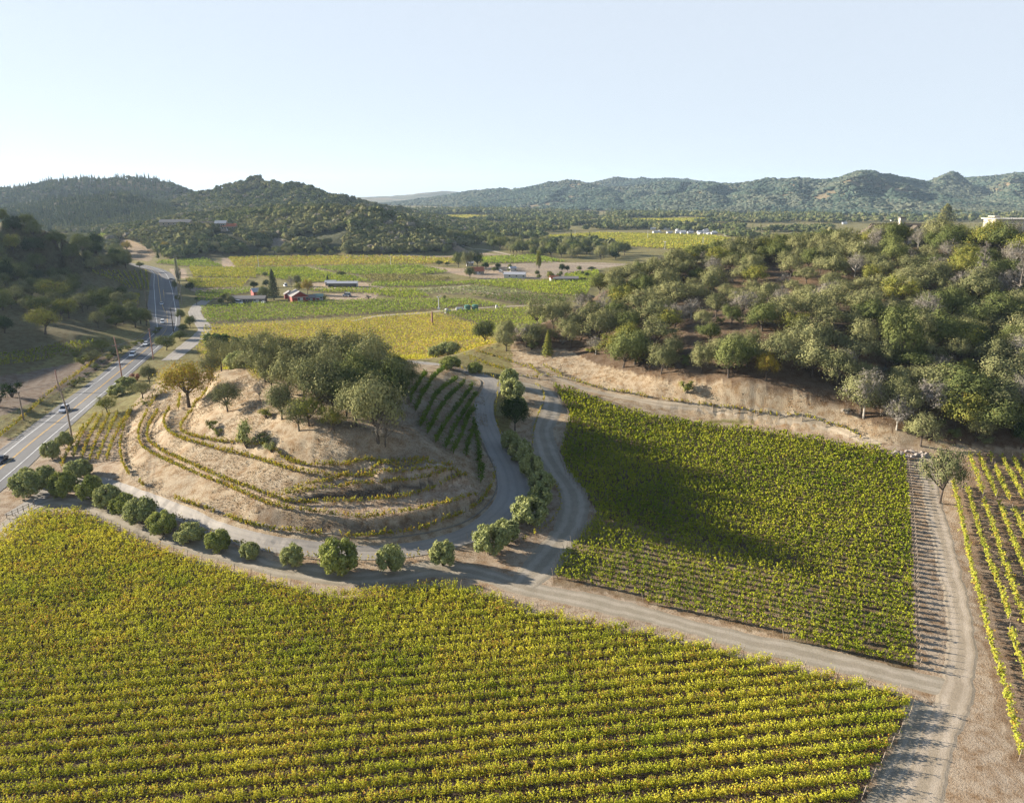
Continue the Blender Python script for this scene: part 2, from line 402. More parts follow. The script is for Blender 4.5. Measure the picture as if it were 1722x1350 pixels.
def mat_gravel(name, c1, c2, ruts=True):
    m, t, o = newmat(name)
    g = t.nodes.new("ShaderNodeNewGeometry"); pos = g.outputs['Position']
    n1 = noise(t, .25, 5, .6, pos); n2 = noise(t, 5, 4, .7, pos)
    c = mixc(t, c1, c2, mrange(t, n1, .35, .65))
    if ruts:
        uv = t.nodes.new("ShaderNodeUVMap"); sx = t.nodes.new("ShaderNodeSeparateXYZ"); t.links.new(uv.outputs[0], sx.inputs[0])
        v = sx.outputs[0]
        for op, k in (('SUBTRACT', .5), ('ABSOLUTE', 0), ('SUBTRACT', .19), ('ABSOLUTE', 0)):
            mm = t.nodes.new("ShaderNodeMath"); mm.operation = op; mm.inputs[1].default_value = k; t.links.new(v, mm.inputs[0]); v = mm.outputs[0]
        c = mixc(t, mixc(t, c, (.86, .84, .79), 1, 'MULTIPLY'), mixc(t, c, (1.07, 1.06, 1.04), 1, 'MULTIPLY'), mrange(t, v, .05, .11, 1, 0))
    c = mixc(t, c, mixc(t, c, (.7, .68, .64), 1, 'MULTIPLY'), mrange(t, n2, .45, .7, 0, .8))
    pbr(t, o, c, .95, .15, bump(t, n2, .4, .1))
    return m

def mat_asphalt(name, c1, c2):
    m, t, o = newmat(name)
    g = t.nodes.new("ShaderNodeNewGeometry"); pos = g.outputs['Position']
    n1 = noise(t, .12, 5, .6, pos); n2 = noise(t, 3, 4, .7, pos)
    uv = t.nodes.new("ShaderNodeUVMap"); sx = t.nodes.new("ShaderNodeSeparateXYZ"); t.links.new(uv.outputs[0], sx.inputs[0])
    ml = t.nodes.new("ShaderNodeMath"); ml.operation = 'MULTIPLY'; ml.inputs[1].default_value = 8 * math.pi
    sn = t.nodes.new("ShaderNodeMath"); sn.operation = 'SINE'
    t.links.new(sx.outputs[0], ml.inputs[0]); t.links.new(ml.outputs[0], sn.inputs[0])
    c = mixc(t, c1, c2, mrange(t, n1, .35, .65))
    c = mixc(t, c, mixc(t, c, (.82, .82, .84), 1, 'MULTIPLY'), mrange(t, sn.outputs[0], .0, 1, 0, .6))
    c = mixc(t, c, mixc(t, c, (.75, .75, .75), 1, 'MULTIPLY'), mrange(t, n2, .45, .7, 0, .5))
    pbr(t, o, c, .8, .3)
    return m

# ------------------------------------------------------------------ mesh helpers
def mk(name, V, faces, mats=None, parent=None, loc=None, smooth=False, midx=None, uv=None, link=True, vcol=None):
    """V (n,3); faces: list of (k,m) int arrays; makes ONE mesh object"""
    V = np.asarray(V, np.float32).reshape(-1, 3)
    if not isinstance(faces, (list, tuple)): faces = [faces]
    faces = [np.asarray(f, np.int32) for f in faces if len(f)]
    me = bpy.data.meshes.new(name)
    me.vertices.add(len(V)); me.vertices.foreach_set('co', V.ravel())
    nl = sum(f.size for f in faces); nf = sum(len(f) for f in faces)
    me.loops.add(nl); me.polygons.add(nf)
    me.loops.foreach_set('vertex_index', np.concatenate([f.ravel() for f in faces]))
    st = []; k = 0
    for f in faces:
        st.append(k + f.shape[1] * np.arange(len(f))); k += f.size
    me.polygons.foreach_set('loop_start', np.concatenate(st).astype(np.int32))
    if midx is not None: me.polygons.foreach_set('material_index', np.asarray(midx, np.int32))
    me.polygons.foreach_set('use_smooth', np.full(nf, bool(smooth)))
    if uv is not None:
        l = me.uv_layers.new(name='UVMap'); idx = np.concatenate([f.ravel() for f in faces])
        l.data.foreach_set('uv', np.asarray(uv, np.float32)[idx].ravel())
    if vcol is not None:
        a = me.color_attributes.new('land', 'FLOAT_COLOR', 'POINT')
        a.data.foreach_set('color', np.concatenate([vcol, np.ones((len(V), 1))], 1).astype(np.float32).ravel())
    me.update(calc_edges=True)
    if mats is not None:
        for m in (mats if isinstance(mats, (list, tuple)) else [mats]): me.materials.append(m)
    o = bpy.data.objects.new(name, me)
    if link: C.objects.link(o)
    if parent is not None: o.parent = parent
    if loc is not None: o.location = loc
    return o

def tag(o, label=None, cat=None, group=None, kind=None):
    if label: o['label'] = label
    if cat: o['category'] = cat
    if group: o['group'] = group
    if kind: o['kind'] = kind
    return o
def empty(name, loc, rz=0., **kw):
    o = bpy.data.objects.new(name, None); C.objects.link(o); o.location = loc; o.rotation_euler = (0, 0, rz)
    o.empty_display_size = .5
    return tag(o, **kw)
def copy_tree(o, parent=None):
    c = o.copy(); C.objects.link(c)
    if parent is not None: c.parent = parent
    for ch in o.children: copy_tree(ch, c)
    return c

class MB:
    """collects boxes, tubes, prisms into one mesh"""
    def __init__(s): s.V = []; s.F4 = []; s.F3 = []; s.n = 0
    def add(s, V, F):
        V = np.asarray(V, float); 
        for f in F:
            (s.F4 if len(f) == 4 else s.F3).append([i + s.n for i in f])
        s.V.append(V); s.n += len(V); return s
    def box(s, x0, x1, y0, y1, z0, z1, taper=0.):
        a = taper
        V = [(x0, y0, z0), (x1, y0, z0), (x1, y1, z0), (x0, y1, z0), (x0 + a, y0 + a, z1), (x1 - a, y0 + a, z1), (x1 - a, y1 - a, z1), (x0 + a, y1 - a, z1)]
        return s.add(V, [(3, 2, 1, 0), (4, 5, 6, 7), (0, 1, 5, 4), (1, 2, 6, 5), (2, 3, 7, 6), (3, 0, 4, 7)])
    def tube(s, pts, rad, n=6, cap=True):
        pts = np.asarray(pts, float); k = len(pts); rad = np.broadcast_to(rad, (k,))
        V = []
        for i in range(k):
            t = pts[min(i + 1, k - 1)] - pts[max(i - 1, 0)]; t = t / (np.linalg.norm(t) + 1e-9)
            a = np.cross(t, (0, 0, 1) if abs(t[2]) < .9 else (1, 0, 0)); a /= np.linalg.norm(a); b = np.cross(t, a)
            for j in range(n):
                th = 2 * math.pi * j / n
                V.append(pts[i] + rad[i] * (math.cos(th) * a + math.sin(th) * b))
        F = [(i * n + j, i * n + (j + 1) % n, (i + 1) * n + (j + 1) % n, (i + 1) * n + j) for i in range(k - 1) for j in range(n)]
        if cap:
            V.append(pts[-1]); e = len(V) - 1
            F += [((k - 1) * n + j, (k - 1) * n + (j + 1) % n, e) for j in range(n)]
            V.append(pts[0]); e = len(V) - 1
            F += [((j + 1) % n, j, e) for j in range(n)]
        return s.add(V, F)
    def gable(s, x0, x1, y0, y1, z0, z1, th=.15, along='x'):
        """roof with ridge along x or y, z0 eaves z1 ridge, with thickness"""
        if along == 'x':
            ym = (y0 + y1) / 2
            V = [(x0, y0, z0), (x1, y0, z0), (x1, ym, z1), (x0, ym, z1), (x0, y1, z0), (x1, y1, z0)]
        else:
            xm = (x0 + x1) / 2
            V = [(x0, y1, z0), (x0, y0, z0), (xm, y0, z1), (xm, y1, z1), (x1, y1, z0), (x1, y0, z0)]
        V = V + [(a, b, c - th) for a, b, c in V]
        return s.add(V, [(0, 1, 2, 3), (3, 2, 5, 4), (7, 6, 9, 8), (8, 9, 10, 11), (0, 6, 7, 1), (4, 5, 11, 10), (1, 7, 8, 2), (2, 8, 11, 5), (3, 9, 6, 0), (4, 10, 9, 3)])
    def build(s, name, mat, parent=None, loc=None, smooth=False):
        V = np.concatenate(s.V); F = []
        if s.F4: F.append(np.array(s.F4))
        if s.F3: F.append(np.array(s.F3))
        return mk(name, V, F, mat, parent, loc, smooth)

def unit(v): return v / (np.linalg.norm(v, axis=-1, keepdims=True) + 1e-9)
def cards(Cn, Nn, size, rng, aspect=.75):
    """quads centred at Cn facing Nn with random spin; returns V (4n,3), F (n,4)"""
    n = len(Cn)
    Nn = unit(Nn); a = unit(np.cross(Nn, rng.normal(size=(n, 3)))); b = np.cross(Nn, a)
    s = np.broadcast_to(size, (n,))[:, None] * .5
    a = a * s; b = b * s * aspect
    k = rng.uniform(.55, 1.15, size=(n, 4, 1))
    V = np.stack([Cn - a * k[:, 0], Cn - b * k[:, 1], Cn + a * k[:, 2], Cn + b * k[:, 3]], 1)      # kite-shaped leaf clusters
    return V.reshape(-1, 3), np.arange(4 * n).reshape(n, 4)

# ------------------------------------------------------------------ land use
def mpt(px, py): return G(px, py)[:2]
SOIL = (.085, .06, .042); TAN = (.32, .262, .185); DIRT = (.31, .25, .185); OAKS = (.135, .098, .066); WOODS = (.07, .075, .04); MEADOW = (.18, .165, .07); WEED = (.14, .15, .06)
F_FRONT = GP([(px_e, py_e * 1.012 if py_e < 1180 else py_e) for px_e, py_e in [(-260, 985), (0, 893), (40, 862), (62, 852), (125, 849), (180, 878), (250, 910), (330, 936), (420, 962), (500, 982), (560, 992), (640, 988), (720, 978), (780, 980), (840, 996), (880, 1016), (960, 1030), (1050, 1046), (1160, 1072), (1300, 1106), (1420, 1134), (1532, 1166), (1522, 1210), (1484, 1272), (1440, 1350), (1400, 1420), (-300, 1420)]])
F_RIGHT = GP([(928, 650), (960, 658), (1030, 685), (1100, 703), (1180, 715), (1300, 729), (1400, 745), (1470, 755), (1520, 772), (1527, 830), (1533, 950), (1538, 1132), (1450, 1108), (1330, 1078), (1200, 1042), (1060, 1008), (933, 975), (945, 940), (975, 905), (1005, 868), (985, 835), (955, 800), (942, 765), (950, 730), (960, 700)])
F_EAST = GP([(1600, 812), (1625, 764), (1722, 764), (1950, 790), (2200, 1400), (1735, 1330), (1690, 1240), (1650, 1040)])
HILL_R = GP([(800, 575), (870, 580), (950, 588), (1010, 614), (1100, 634), (1200, 644), (1300, 656), (1400, 682), (1500, 724), (1640, 750), (1722, 752), (1900, 760)]) + [(260, 180), (418, 250), (418, 460), (200, 440), (60, 380), (10, 300)]
KNOLL = [P(x, y, z)[:2] for x, y, z in DRIVE[5:]] + [(-20, 245), (-90, 262), (-120, 235)] + GP([(220, 690), (205, 720), (200, 800)])
print('land polygons ready')
FIELD_PX = {   # mid valley blocks: polygon, material, row direction (deg), label bits
 'a': ([(337, 518), (430, 512), (560, 508), (682, 504), (793, 505), (858, 518), (783, 516), (725, 522), (682, 525), (556, 533), (430, 541), (346, 545)], 'green'),
 'b': ([(345, 550), (430, 546), (560, 540), (682, 531), (728, 528), (790, 544), (830, 560), (840, 575), (800, 592), (740, 600), (600, 640), (440, 640), (330, 590)], 'gold'),
 'c': ([(735, 525), (860, 521), (900, 519), (920, 530), (880, 560), (845, 566), (795, 543)], 'lime'),
 'd': ([(792, 499), (830, 496), (897, 496), (960, 500), (940, 520), (878, 514)], 'deep'),
 'e': ([(735, 486), (800, 483), (880, 491), (900, 494), (830, 495), (700, 496), (680, 490)], 'sparse'),
 'f': ([(795, 479), (900, 474), (960, 473), (1000, 473), (985, 500), (900, 494), (880, 489)], 'lime'),
 'g': ([(632, 476), (760, 476), (870, 471), (880, 473), (730, 482), (620, 484)], 'green'),
 'h': ([(600, 464), (700, 464), (760, 469), (740, 475), (636, 475)], 'olive'),
 'i': ([(528, 450), (620, 448), (700, 447), (758, 459), (700, 463), (600, 463), (560, 457)], 'green'),
 'j': ([(432, 451), (515, 451), (553, 460), (596, 466), (628, 475), (600, 474), (560, 476), (500, 476), (430, 462)], 'lime'),
 'k': ([(430, 433), (600, 431), (700, 433), (770, 436), (775, 444), (600, 446), (430, 449)], 'gold2'),
 'l': ([(318, 437), (345, 435), (374, 449), (308, 449), (262, 444), (268, 440)], 'green'),
 'm': ([(383, 434), (430, 433), (430, 449), (396, 450)], 'gold2'),
 'n': ([(318, 451), (430, 451), (430, 468), (326, 467)], 'lime2'),
 'o': ([(312, 470), (420, 470), (408, 484), (330, 486), (318, 480)], 'lime2'),
 'p': ([(330, 492), (420, 485), (425, 494), (372, 500), (352, 508), (330, 506)], 'green'),
 'q': ([(520, 487), (600, 486), (700, 488), (722, 500), (680, 503), (610, 494), (525, 492)], 'lime'),
 'r': ([(952, 462), (1005, 455), (1010, 469), (945, 471)], 'lime'),
 's': ([(800, 434), (900, 430), (952, 441), (860, 443), (812, 444)], 'green'),
 't': ([(905, 398), (1010, 392), (1095, 394), (1190, 396), (1230, 402), (1160, 420), (1100, 418), (1000, 410), (930, 407)], 'lime2'),
 'u': ([(760, 390), (832, 387), (838, 398), (775, 399)], 'green'),
 'v': ([(748, 377), (830, 374), (905, 377), (880, 384), (760, 385)], 'green'),
 'w': ([(660, 362), (760, 361), (845, 364), (820, 371), (690, 369)], 'gold2'),
 'x': ([(1050, 369), (1180, 367), (1230, 371), (1130, 377), (1060, 376)], 'lime2'),
 'y': ([(190, 497), (236, 494), (232, 516), (200, 512)], 'lime2'),
 'z': ([(128, 394), (160, 392), (196, 399), (182, 408), (150, 405)], 'lime'),
}
FIELDS = {k: (GP(p), m) for k, (p, m) in FIELD_PX.items()}
BARE = {k: GP(p) for k, p in {
  'paddock': [(830, 445), (860, 443), (1000, 441), (1060, 444), (1010, 452), (960, 463), (900, 470), (850, 462), (820, 455)],
  'yard': [(505, 478), (590, 470), (660, 486), (600, 488), (520, 486)], 'yard2': [(545, 494), (640, 492), (630, 503), (560, 505)],
  'lane': [(372, 434), (384, 433), (396, 450), (374, 449)], 'farm': [(700, 446), (770, 452), (830, 446), (900, 462), (820, 470), (770, 462)],
  'strip': [(310, 484), (420, 484), (410, 489), (330, 492)], 'pull': [(285, 452), (312, 452), (316, 468), (290, 468)],
  'plow': [(-80, 740), (0, 700), (75, 668), (150, 632), (200, 598), (170, 600), (0, 632), (-100, 660)],
  'scar': [(445, 402), (470, 400), (492, 416), (462, 424)], 'bank': [(200, 402), (260, 425), (250, 440), (190, 430)],
  'ridge': [(560, 432), (700, 428), (770, 431), (760, 437), (600, 435)], 'track': [(770, 412), (860, 430), (800, 428), (760, 418)],
  }.items()}

FR_SPARSE = GP([(930, 980), (1000, 868), (1180, 905), (1330, 960), (1400, 1000), (1330, 1075), (1060, 1008)])
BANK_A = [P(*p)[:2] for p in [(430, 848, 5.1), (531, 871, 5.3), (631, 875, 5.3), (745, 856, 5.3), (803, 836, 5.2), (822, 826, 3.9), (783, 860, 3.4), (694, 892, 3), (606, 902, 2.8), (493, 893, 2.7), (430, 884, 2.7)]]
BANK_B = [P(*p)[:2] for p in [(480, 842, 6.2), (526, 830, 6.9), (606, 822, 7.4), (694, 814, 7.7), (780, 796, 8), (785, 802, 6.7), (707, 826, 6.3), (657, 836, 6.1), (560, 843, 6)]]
BENCH_A = [P(*p)[:2] for p in ROW_B1[2:]] + [P(*p)[:2] for p in ROW_B2[::-1]]
BENCH_B = [P(*p)[:2] for p in ROW_C1] + [P(*p)[:2] for p in ROW_C2[::-1]]
def land(x, y, z):
    col = np.empty((len(x), 3)); col[:] = MEADOW
    jx = x + 1.2 * fbm(x / 3., y / 3., 71, 3); jy = y + 1.2 * fbm(x / 3., y / 3., 73, 3)
    far = y > 760
    jx = np.where(far, x, jx); jy = np.where(far, y, jy)
    hill = far & (z > 2.5)
    col[hill] = WOODS
    rng_ = far & (y > 1900) & (z > 2.5)
    f = np.clip(.5 + 1.3 * fbm(x / 150., y / 150., 81, 4), 0, 1)[:, None]
    col = np.where(rng_[:, None], np.array((.075, .085, .045)) * (1 - f) + np.array((.20, .165, .10)) * f, col)
    col[(~far) & (x < -150 - .1 * y) & (y > 170) & (z > 1.)] = (.13, .115, .06)
    col[(~far) & (x < -240) & (z > 14)] = (.08, .075, .04)
    col[inside(jx, jy, HILL_R)] = OAKS
    col[inside(jx, jy, KNOLL)] = TAN
    lo = (jx > 0) & (jx < 260) & (jy > 60) & (jy < 420) & ~inside(jx, jy, HILL_R) & (z > 3.4)
    col[lo] = TAN
    col[(jy < 180) & (z < 3.4) & (jx > -175) & ~inside(jx, jy, KNOLL)] = DIRT
    for k, (p, m) in FIELDS.items():
        col[inside(x, y, p)] = {'gold': (.24, .19, .07), 'gold2': (.2, .16, .07), 'sparse': (.2, .17, .1)}.get(m, (.13, .11, .06))
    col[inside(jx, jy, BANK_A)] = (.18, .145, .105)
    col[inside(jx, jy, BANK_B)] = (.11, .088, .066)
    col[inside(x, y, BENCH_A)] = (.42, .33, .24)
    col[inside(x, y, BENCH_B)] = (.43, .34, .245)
    for k, p in BARE.items(): col[inside(jx, jy, p)] = {'plow': (.19, .15, .115), 'paddock': (.27, .23, .18), 'bank': (.24, .19, .13), 'scar': (.33, .28, .22)}.get(k, DIRT)
    col[inside(jx, jy, F_FRONT)] = SOIL
    col[inside(jx, jy, F_RIGHT)] = (.13, .10, .062)
    col[inside(jx, jy, FR_SPARSE)] = (.19, .145, .095)
    col[inside(jx, jy, F_EAST)] = (.235, .175, .12)
    return col

# ------------------------------------------------------------------ ground sheet out to the horizon
ang = np.radians(np.linspace(-62, 62, 1150))
rad = np.exp(np.linspace(math.log(22), math.log(15000), 1250))
A, RR = np.meshgrid(ang, rad)
tx, ty = (np.sin(A) * RR).ravel(), (np.cos(A) * RR - 12).ravel()
tz = H(tx, ty)
ni, nj = len(rad), len(ang)
i, j = np.meshgrid(np.arange(ni - 1), np.arange(nj - 1), indexing='ij')
q = (i * nj + j).ravel()
ground = mk('ground', np.stack([tx, ty, tz], 1), np.stack([q, q + 1, q + nj + 1, q + nj], 1)[:, ::-1], mat_ground(), smooth=True, vcol=land(tx, ty, tz))
tag(ground, 'dry valley floor and hillsides', None, None, 'structure')

# ------------------------------------------------------------------ roads
def resample(pts, step):
    pts = np.asarray([p[:2] for p in pts], float)
    # smooth with Catmull-Rom
    out = []
    Pp = np.vstack([2 * pts[0] - pts[1], pts, 2 * pts[-1] - pts[-2]])
    for a, b, c_, d_ in zip(Pp[:-3], Pp[1:-2], Pp[2:-1], Pp[3:]):
        k = max(2, int(np.linalg.norm(c_ - b) / step))
        t = np.linspace(0, 1, k, endpoint=False)[:, None]
        out.append(.5 * ((2 * b) + (-a + c_) * t + (2 * a - 5 * b + 4 * c_ - d_) * t * t + (-a + 3 * b - 3 * c_ + d_) * t ** 3))
    out.append(pts[-1:])
    return np.vstack(out)
def ribbon(name, pts, w0, w1, lift, mat, step=1.5, jit=0., cols=9, seed=1, parent=None, skirt=True, **kw):
    """strip draped on the ground between offsets w0..w1 (left negative) from a centreline; w may be arrays"""
    c = resample(pts, step); k = len(c)
    t = np.gradient(c, axis=0); t = unit(t); n = np.stack([t[:, 1], -t[:, 0]], 1)
    w0 = np.broadcast_to(w0, (k,)).astype(float); w1 = np.broadcast_to(w1, (k,)).astype(float)
    if jit:
        s = np.arange(k) * step
        w0 = w0 + jit * (fbm(s / 9., s * 0 + seed, seed, 2) + .5 * fbm(s / 1.2, s * 0 + seed, seed, 3)) * 2; w1 = w1 + jit * (fbm(s / 9., s * 0 + 7 + seed, seed + 3, 2) + .5 * fbm(s / 1.2, s * 0 + 7 + seed, seed + 3, 3)) * 2
    f = np.linspace(0, 1, cols)
    off = w0[:, None] * (1 - f) + w1[:, None] * f
    X = c[:, 0:1] + n[:, 0:1] * off; Y = c[:, 1:2] + n[:, 1:2] * off
    Zr = H(X.ravel(), Y.ravel()).reshape(X.shape) + lift
    if 'dirt' in name or 'track' in name: Zr[:, 0] -= lift + .05; Zr[:, -1] -= lift + .05
    V = np.stack([X, Y, Zr], 2)
    if skirt and 'dirt' not in name and 'track' not in name:
        L = V[:, :1].copy(); L[:, :, 2] -= .5; Rr = V[:, -1:].copy(); Rr[:, :, 2] -= .5
        V = np.concatenate([L, V, Rr], 1); f = np.concatenate([[0], f, [1]])
    m = V.shape[1]
    i, j = np.meshgrid(np.arange(k - 1), np.arange(m - 1), indexing='ij'); q = (i * m + j).ravel()
    uv = np.stack([np.broadcast_to(f, (k, m)), np.broadcast_to((np.arange(k) * step / 10)[:, None], (k, m))], 2).reshape(-1, 2)
    o = mk(name, V.reshape(-1, 3), np.stack([q, q + 1, q + m + 1, q + m], 1), mat, parent, uv=uv)
    return tag(o, kind='structure') if parent is None else o
asph = mat_asphalt('asphalt', (.095, .093, .093), (.12, .115, .112))
asph2 = mat_asphalt('drive_asphalt', (.255, .225, .19), (.30, .268, .225))
white = simple('road_white', (.5, .5, .49), .7, .3)
yellow = simple('road_yellow', (.5, .3, .06), .7, .3)
HW = [P(x, y)[:2] for x, y in HWY_PX]
hc = resample(HW, 1.5); kk = len(hc); fw = hc[:, 1]
def along(vals):   # widths against forward distance
    xs, ys = zip(*vals); return np.interp(fw, xs, ys)
shl = along([(0, -6.6), (200, -6.6), (260, -6.0), (330, -6.5), (380, -9.5), (480, -8), (560, -6), (900, -5)])
shr = along([(0, 6.2), (150, 6.5), (230, 5.2), (330, 5.5), (420, 7.5), (520, 9.5), (570, 9), (640, 5.5), (900, 5)])
highway = ribbon('highway', HW, shl, shr, .07, asph, cols=11, jit=.12)
el = along([(0, -3.7), (330, -3.7), (370, -5.2), (480, -5.4), (560, -4.4), (620, -3.7)]); er = along([(0, 3.7), (330, 3.7), (380, 4.6), (480, 5.4), (560, 4.6), (620, 3.7)])
for nm, a in (('edge_line', el), ('edge_line', er)):
    tag(ribbon(nm, HW, a - .11, a + .11, .082, white, cols=2, skirt=False), kind='structure')
tag(ribbon('center_line', HW, -.22, -.07, .082, yellow, cols=2, skirt=False), kind='structure')
tag(ribbon('center_line', HW, .07, .22, .082, yellow, cols=2, skirt=False), kind='structure')
m0 = (fw > 366) & (fw < 620)
tl = along([(0, 0), (370, -.3), (420, -2.0), (500, -2.4), (590, -2.0), (640, -.2)])
ii = np.nonzero(m0)[0]
def off_line(name, offs, idx, mat):
    t = unit(np.gradient(hc, axis=0)); n = np.stack([t[:, 1], -t[:, 0]], 1)
    c = hc[idx] + n[idx] * offs[idx][:, None]
    return ribbon(name, c[::4], -.13, .13, .086, mat, cols=2, skirt=False)
off_line('turn_lane_line', tl, ii, yellow)

drive = ribbon('paved_drive', [P(*p)[:2] for p in DRIVE], np.interp(np.linspace(0, 1, len(resample([P(*p)[:2] for p in DRIVE], 1.))), [0, .2, .45, .55, .62, .7, 1], [-1.8, -1.6, -1.9, -3.2, -2.9, -2.4, -2.2]),
               np.interp(np.linspace(0, 1, len(resample([P(*p)[:2] for p in DRIVE], 1.))), [0, .2, .45, .53, .58, .7, 1], [1.8, 1.6, 1.9, 4.0, 4.2, 2.6, 2.3]), .07, asph2, step=1., jit=.08, cols=7)
kerb = ribbon('kerb', [P(*p)[:2] for p in DRIVE[7:-2]], -3.4, -3.2, .14, simple('kerb_concrete', (.17, .15, .12), .9), step=1., cols=3)
dirtm = mat_gravel('dirt_road', (.40, .335, .26), (.32, .265, .20))
dirtg = mat_gravel('grey_gravel', (.34, .295, .235), (.275, .24, .185))
farm = [(-40, 935), (20, 893), (62, 846), (130, 838), (190, 866), (255, 895), (330, 918), (420, 944), (500, 962), (580, 972), (660, 966), (730, 955), (800, 962), (860, 980), (930, 997), (1010, 1015), (1100, 1038), (1200, 1062), (1330, 1094), (1450, 1122), (1560, 1148), (1620, 1158)]
farm[0:4] = [(-40, 930), (10, 890), (50, 855), (105, 842)]
ribbon('dirt_road', GP(farm), -2.6, 2.7, .035, dirtg, step=1., jit=.5, cols=7, seed=4)
ribbon('dirt_road', [P(*p)[:2] for p in LOWRD], -3.4, 3.4, .045, dirtg, step=1., jit=.5, cols=7, seed=5)
ribbon('dirt_road', GP([(1556, 766), (1572, 850), (1590, 930), (1610, 1010), (1622, 1090), (1612, 1150), (1590, 1220), (1560, 1300), (1530, 1370), (1500, 1450)]), -2.2, 2.4, .04, dirtm, step=1., jit=.4, cols=7, seed=6)
ribbon('dirt_road', GP([(1548, 1180), (1530, 1240), (1505, 1300), (1475, 1370), (1450, 1450)]), -2.0, 2.0, .03, dirtg, step=1., jit=.6, cols=7, seed=16)
ribbon('hill_track', GP([(930, 632), (980, 652), (1050, 668), (1110, 679), (1180, 687), (1260, 697), (1340, 704), (1400, 718), (1440, 736), (1480, 750)]), -1.3, 1.3, .06, mat_gravel('pale_track', (.37, .31, .235), (.31, .26, .195)), step=1., jit=.3, cols=5, seed=7)
ribbon('side_road', GP([(348, 505), (332, 516), (328, 528), (338, 542), (345, 554), (335, 566), (318, 580), (300, 595), (285, 606)]), -3.2, 3.4, .06, asph2, step=1.5, jit=.3, cols=6, seed=8)
ribbon('dirt_road', GP([(516, 449), (545, 457), (575, 464)]), -2.5, 2.5, .05, dirtm, jit=.5, seed=9)
ribbon('dirt_road', GP([(590, 540), (640, 531), (700, 527), (740, 523), (790, 519), (880, 514), (915, 514)]), -2., 2., .05, dirtm, jit=.5, seed=10)
ribbon('dirt_road', GP([(640, 488), (720, 485), (790, 480)]), -2., 2., .05, dirtm, jit=.5, seed=11)
ribbon('dirt_road', GP([(745, 482), (800, 489), (840, 496)]), -2., 2., .05, dirtm, jit=.5, seed=12)
ribbon('dirt_road', GP([(775, 412), (815, 420), (870, 431), (930, 441), (1010, 447), (1050, 446)]), -3., 3., .05, dirtm, jit=.8, seed=13)
print('roads ready')

# ------------------------------------------------------------------ tree builders
POLEW = simple('pole_wood', (.24, .19, .15), .85, .3, 3.)
BARK = simple('bark_grey', (.13, .11, .09), .9, .35, 3.)
BARKD = simple('bark_dark', (.075, .058, .045), .9, .35, 3.)
BARKP = simple('bark_pale', (.36, .33, .28), .9, .25, 3.)
L_OAK = leafmat('leaf_live_oak', (.07, .088, .03), (.16, .175, .058), (.22, .2, .06), .05, .12, .05, .45)
L_SAGE = leafmat('leaf_blue_oak', (.105, .115, .05), (.255, .25, .108), (.3, .26, .12), .05, .12, .1, .5)
L_LIME = leafmat('leaf_yellow_green', (.115, .135, .03), (.235, .23, .055), (.36, .27, .05), .05, .12, .1, .3)
L_GOLD = leafmat('leaf_autumn', (.21, .19, .03), (.36, .28, .045), (.33, .17, .05), .3, .18, .2, .3)
L_GREY = leafmat('twigs_grey', (.19, .17, .14), (.33, .29, .25), (.15, .14, .07), .1, .1, .25, .3)
L_OLIVE = leafmat('leaf_olive', (.19, .215, .07), (.35, .355, .13), (.36, .38, .2), .3, .2, .15, .35)
L_OLIVED = leafmat('leaf_olive_green', (.14, .165, .04), (.31, .325, .085), (.28, .3, .13), .3, .2, .12, .35)
L_DARK = leafmat('leaf_dark', (.02, .035, .012), (.045, .07, .02), None, .1, .15, 0, .3)
L_FIR = leafmat('needles', (.045, .06, .03), (.085, .1, .045), None, .1, .12, 0, .5)
L_PINE = leafmat('needles_gold', (.09, .1, .03), (.17, .165, .05), (.2, .15, .06), .2, .15, .1, .4)
L_PALM = leafmat('palm_leaf', (.05, .075, .02), (.1, .13, .035), None, .2, .2, 0, .3)

def limb_tree(rng, h, rx, trunk_h, nl, clump_r, ncl, lean=.1, base_r=.03, zlow=.35):
    """returns limb MB and clump list (centre, radius), unit height about 1"""
    mb = MB(); cl = []
    top = np.array([rng.normal() * lean * .3, rng.normal() * lean * .3, trunk_h])
    mb.tube([(0, 0, -.04), (top[0] * .4, top[1] * .4, trunk_h * .5), top], [base_r * 1.25, base_r, base_r * .8], 7)
    ga = rng.uniform(0, 6.28)
    for i in range(ncl):
        # directions spread over an upper dome, slightly irregular
        u = (i + .5) / ncl; el = math.asin(1 - 1.32 * u)
        az = ga + i * 2.399963 + rng.normal() * .25
        rr = rng.uniform(.45, 1.08) * (1 - clump_r * .5 / max(rx, .1))
        cz = (h + h * zlow) / 2; hz = (h - h * zlow) / 2
        c = np.array([math.cos(el) * math.cos(az) * rx * rr, math.cos(el) * math.sin(az) * rx * rr, cz + math.sin(el) * hz * rr])
        c[2] = max(c[2], clump_r * .75 + zlow * .5)
        cl.append((c, clump_r * rng.uniform(.5, 1.3)))
    for i in range(nl):
        c = cl[int(i * ncl / nl)][0]
        mid = top * .45 + c * .55 + rng.normal(size=3) * .04; mid[2] = min(mid[2], c[2]) * .95
        mb.tube([top * .92, mid, c], [base_r * .6, base_r * .4, base_r * .15], 5)
        for k in range(2):
            e = cl[rng.randint(ncl)][0] * .6 + c * .4 + rng.normal(size=3) * .05
            if np.linalg.norm(e - mid) < rx * .9: mb.tube([mid, (mid + e) / 2 + rng.normal(size=3) * .02, e], [base_r * .3, base_r * .2, base_r * .08], 4)
    return mb, cl
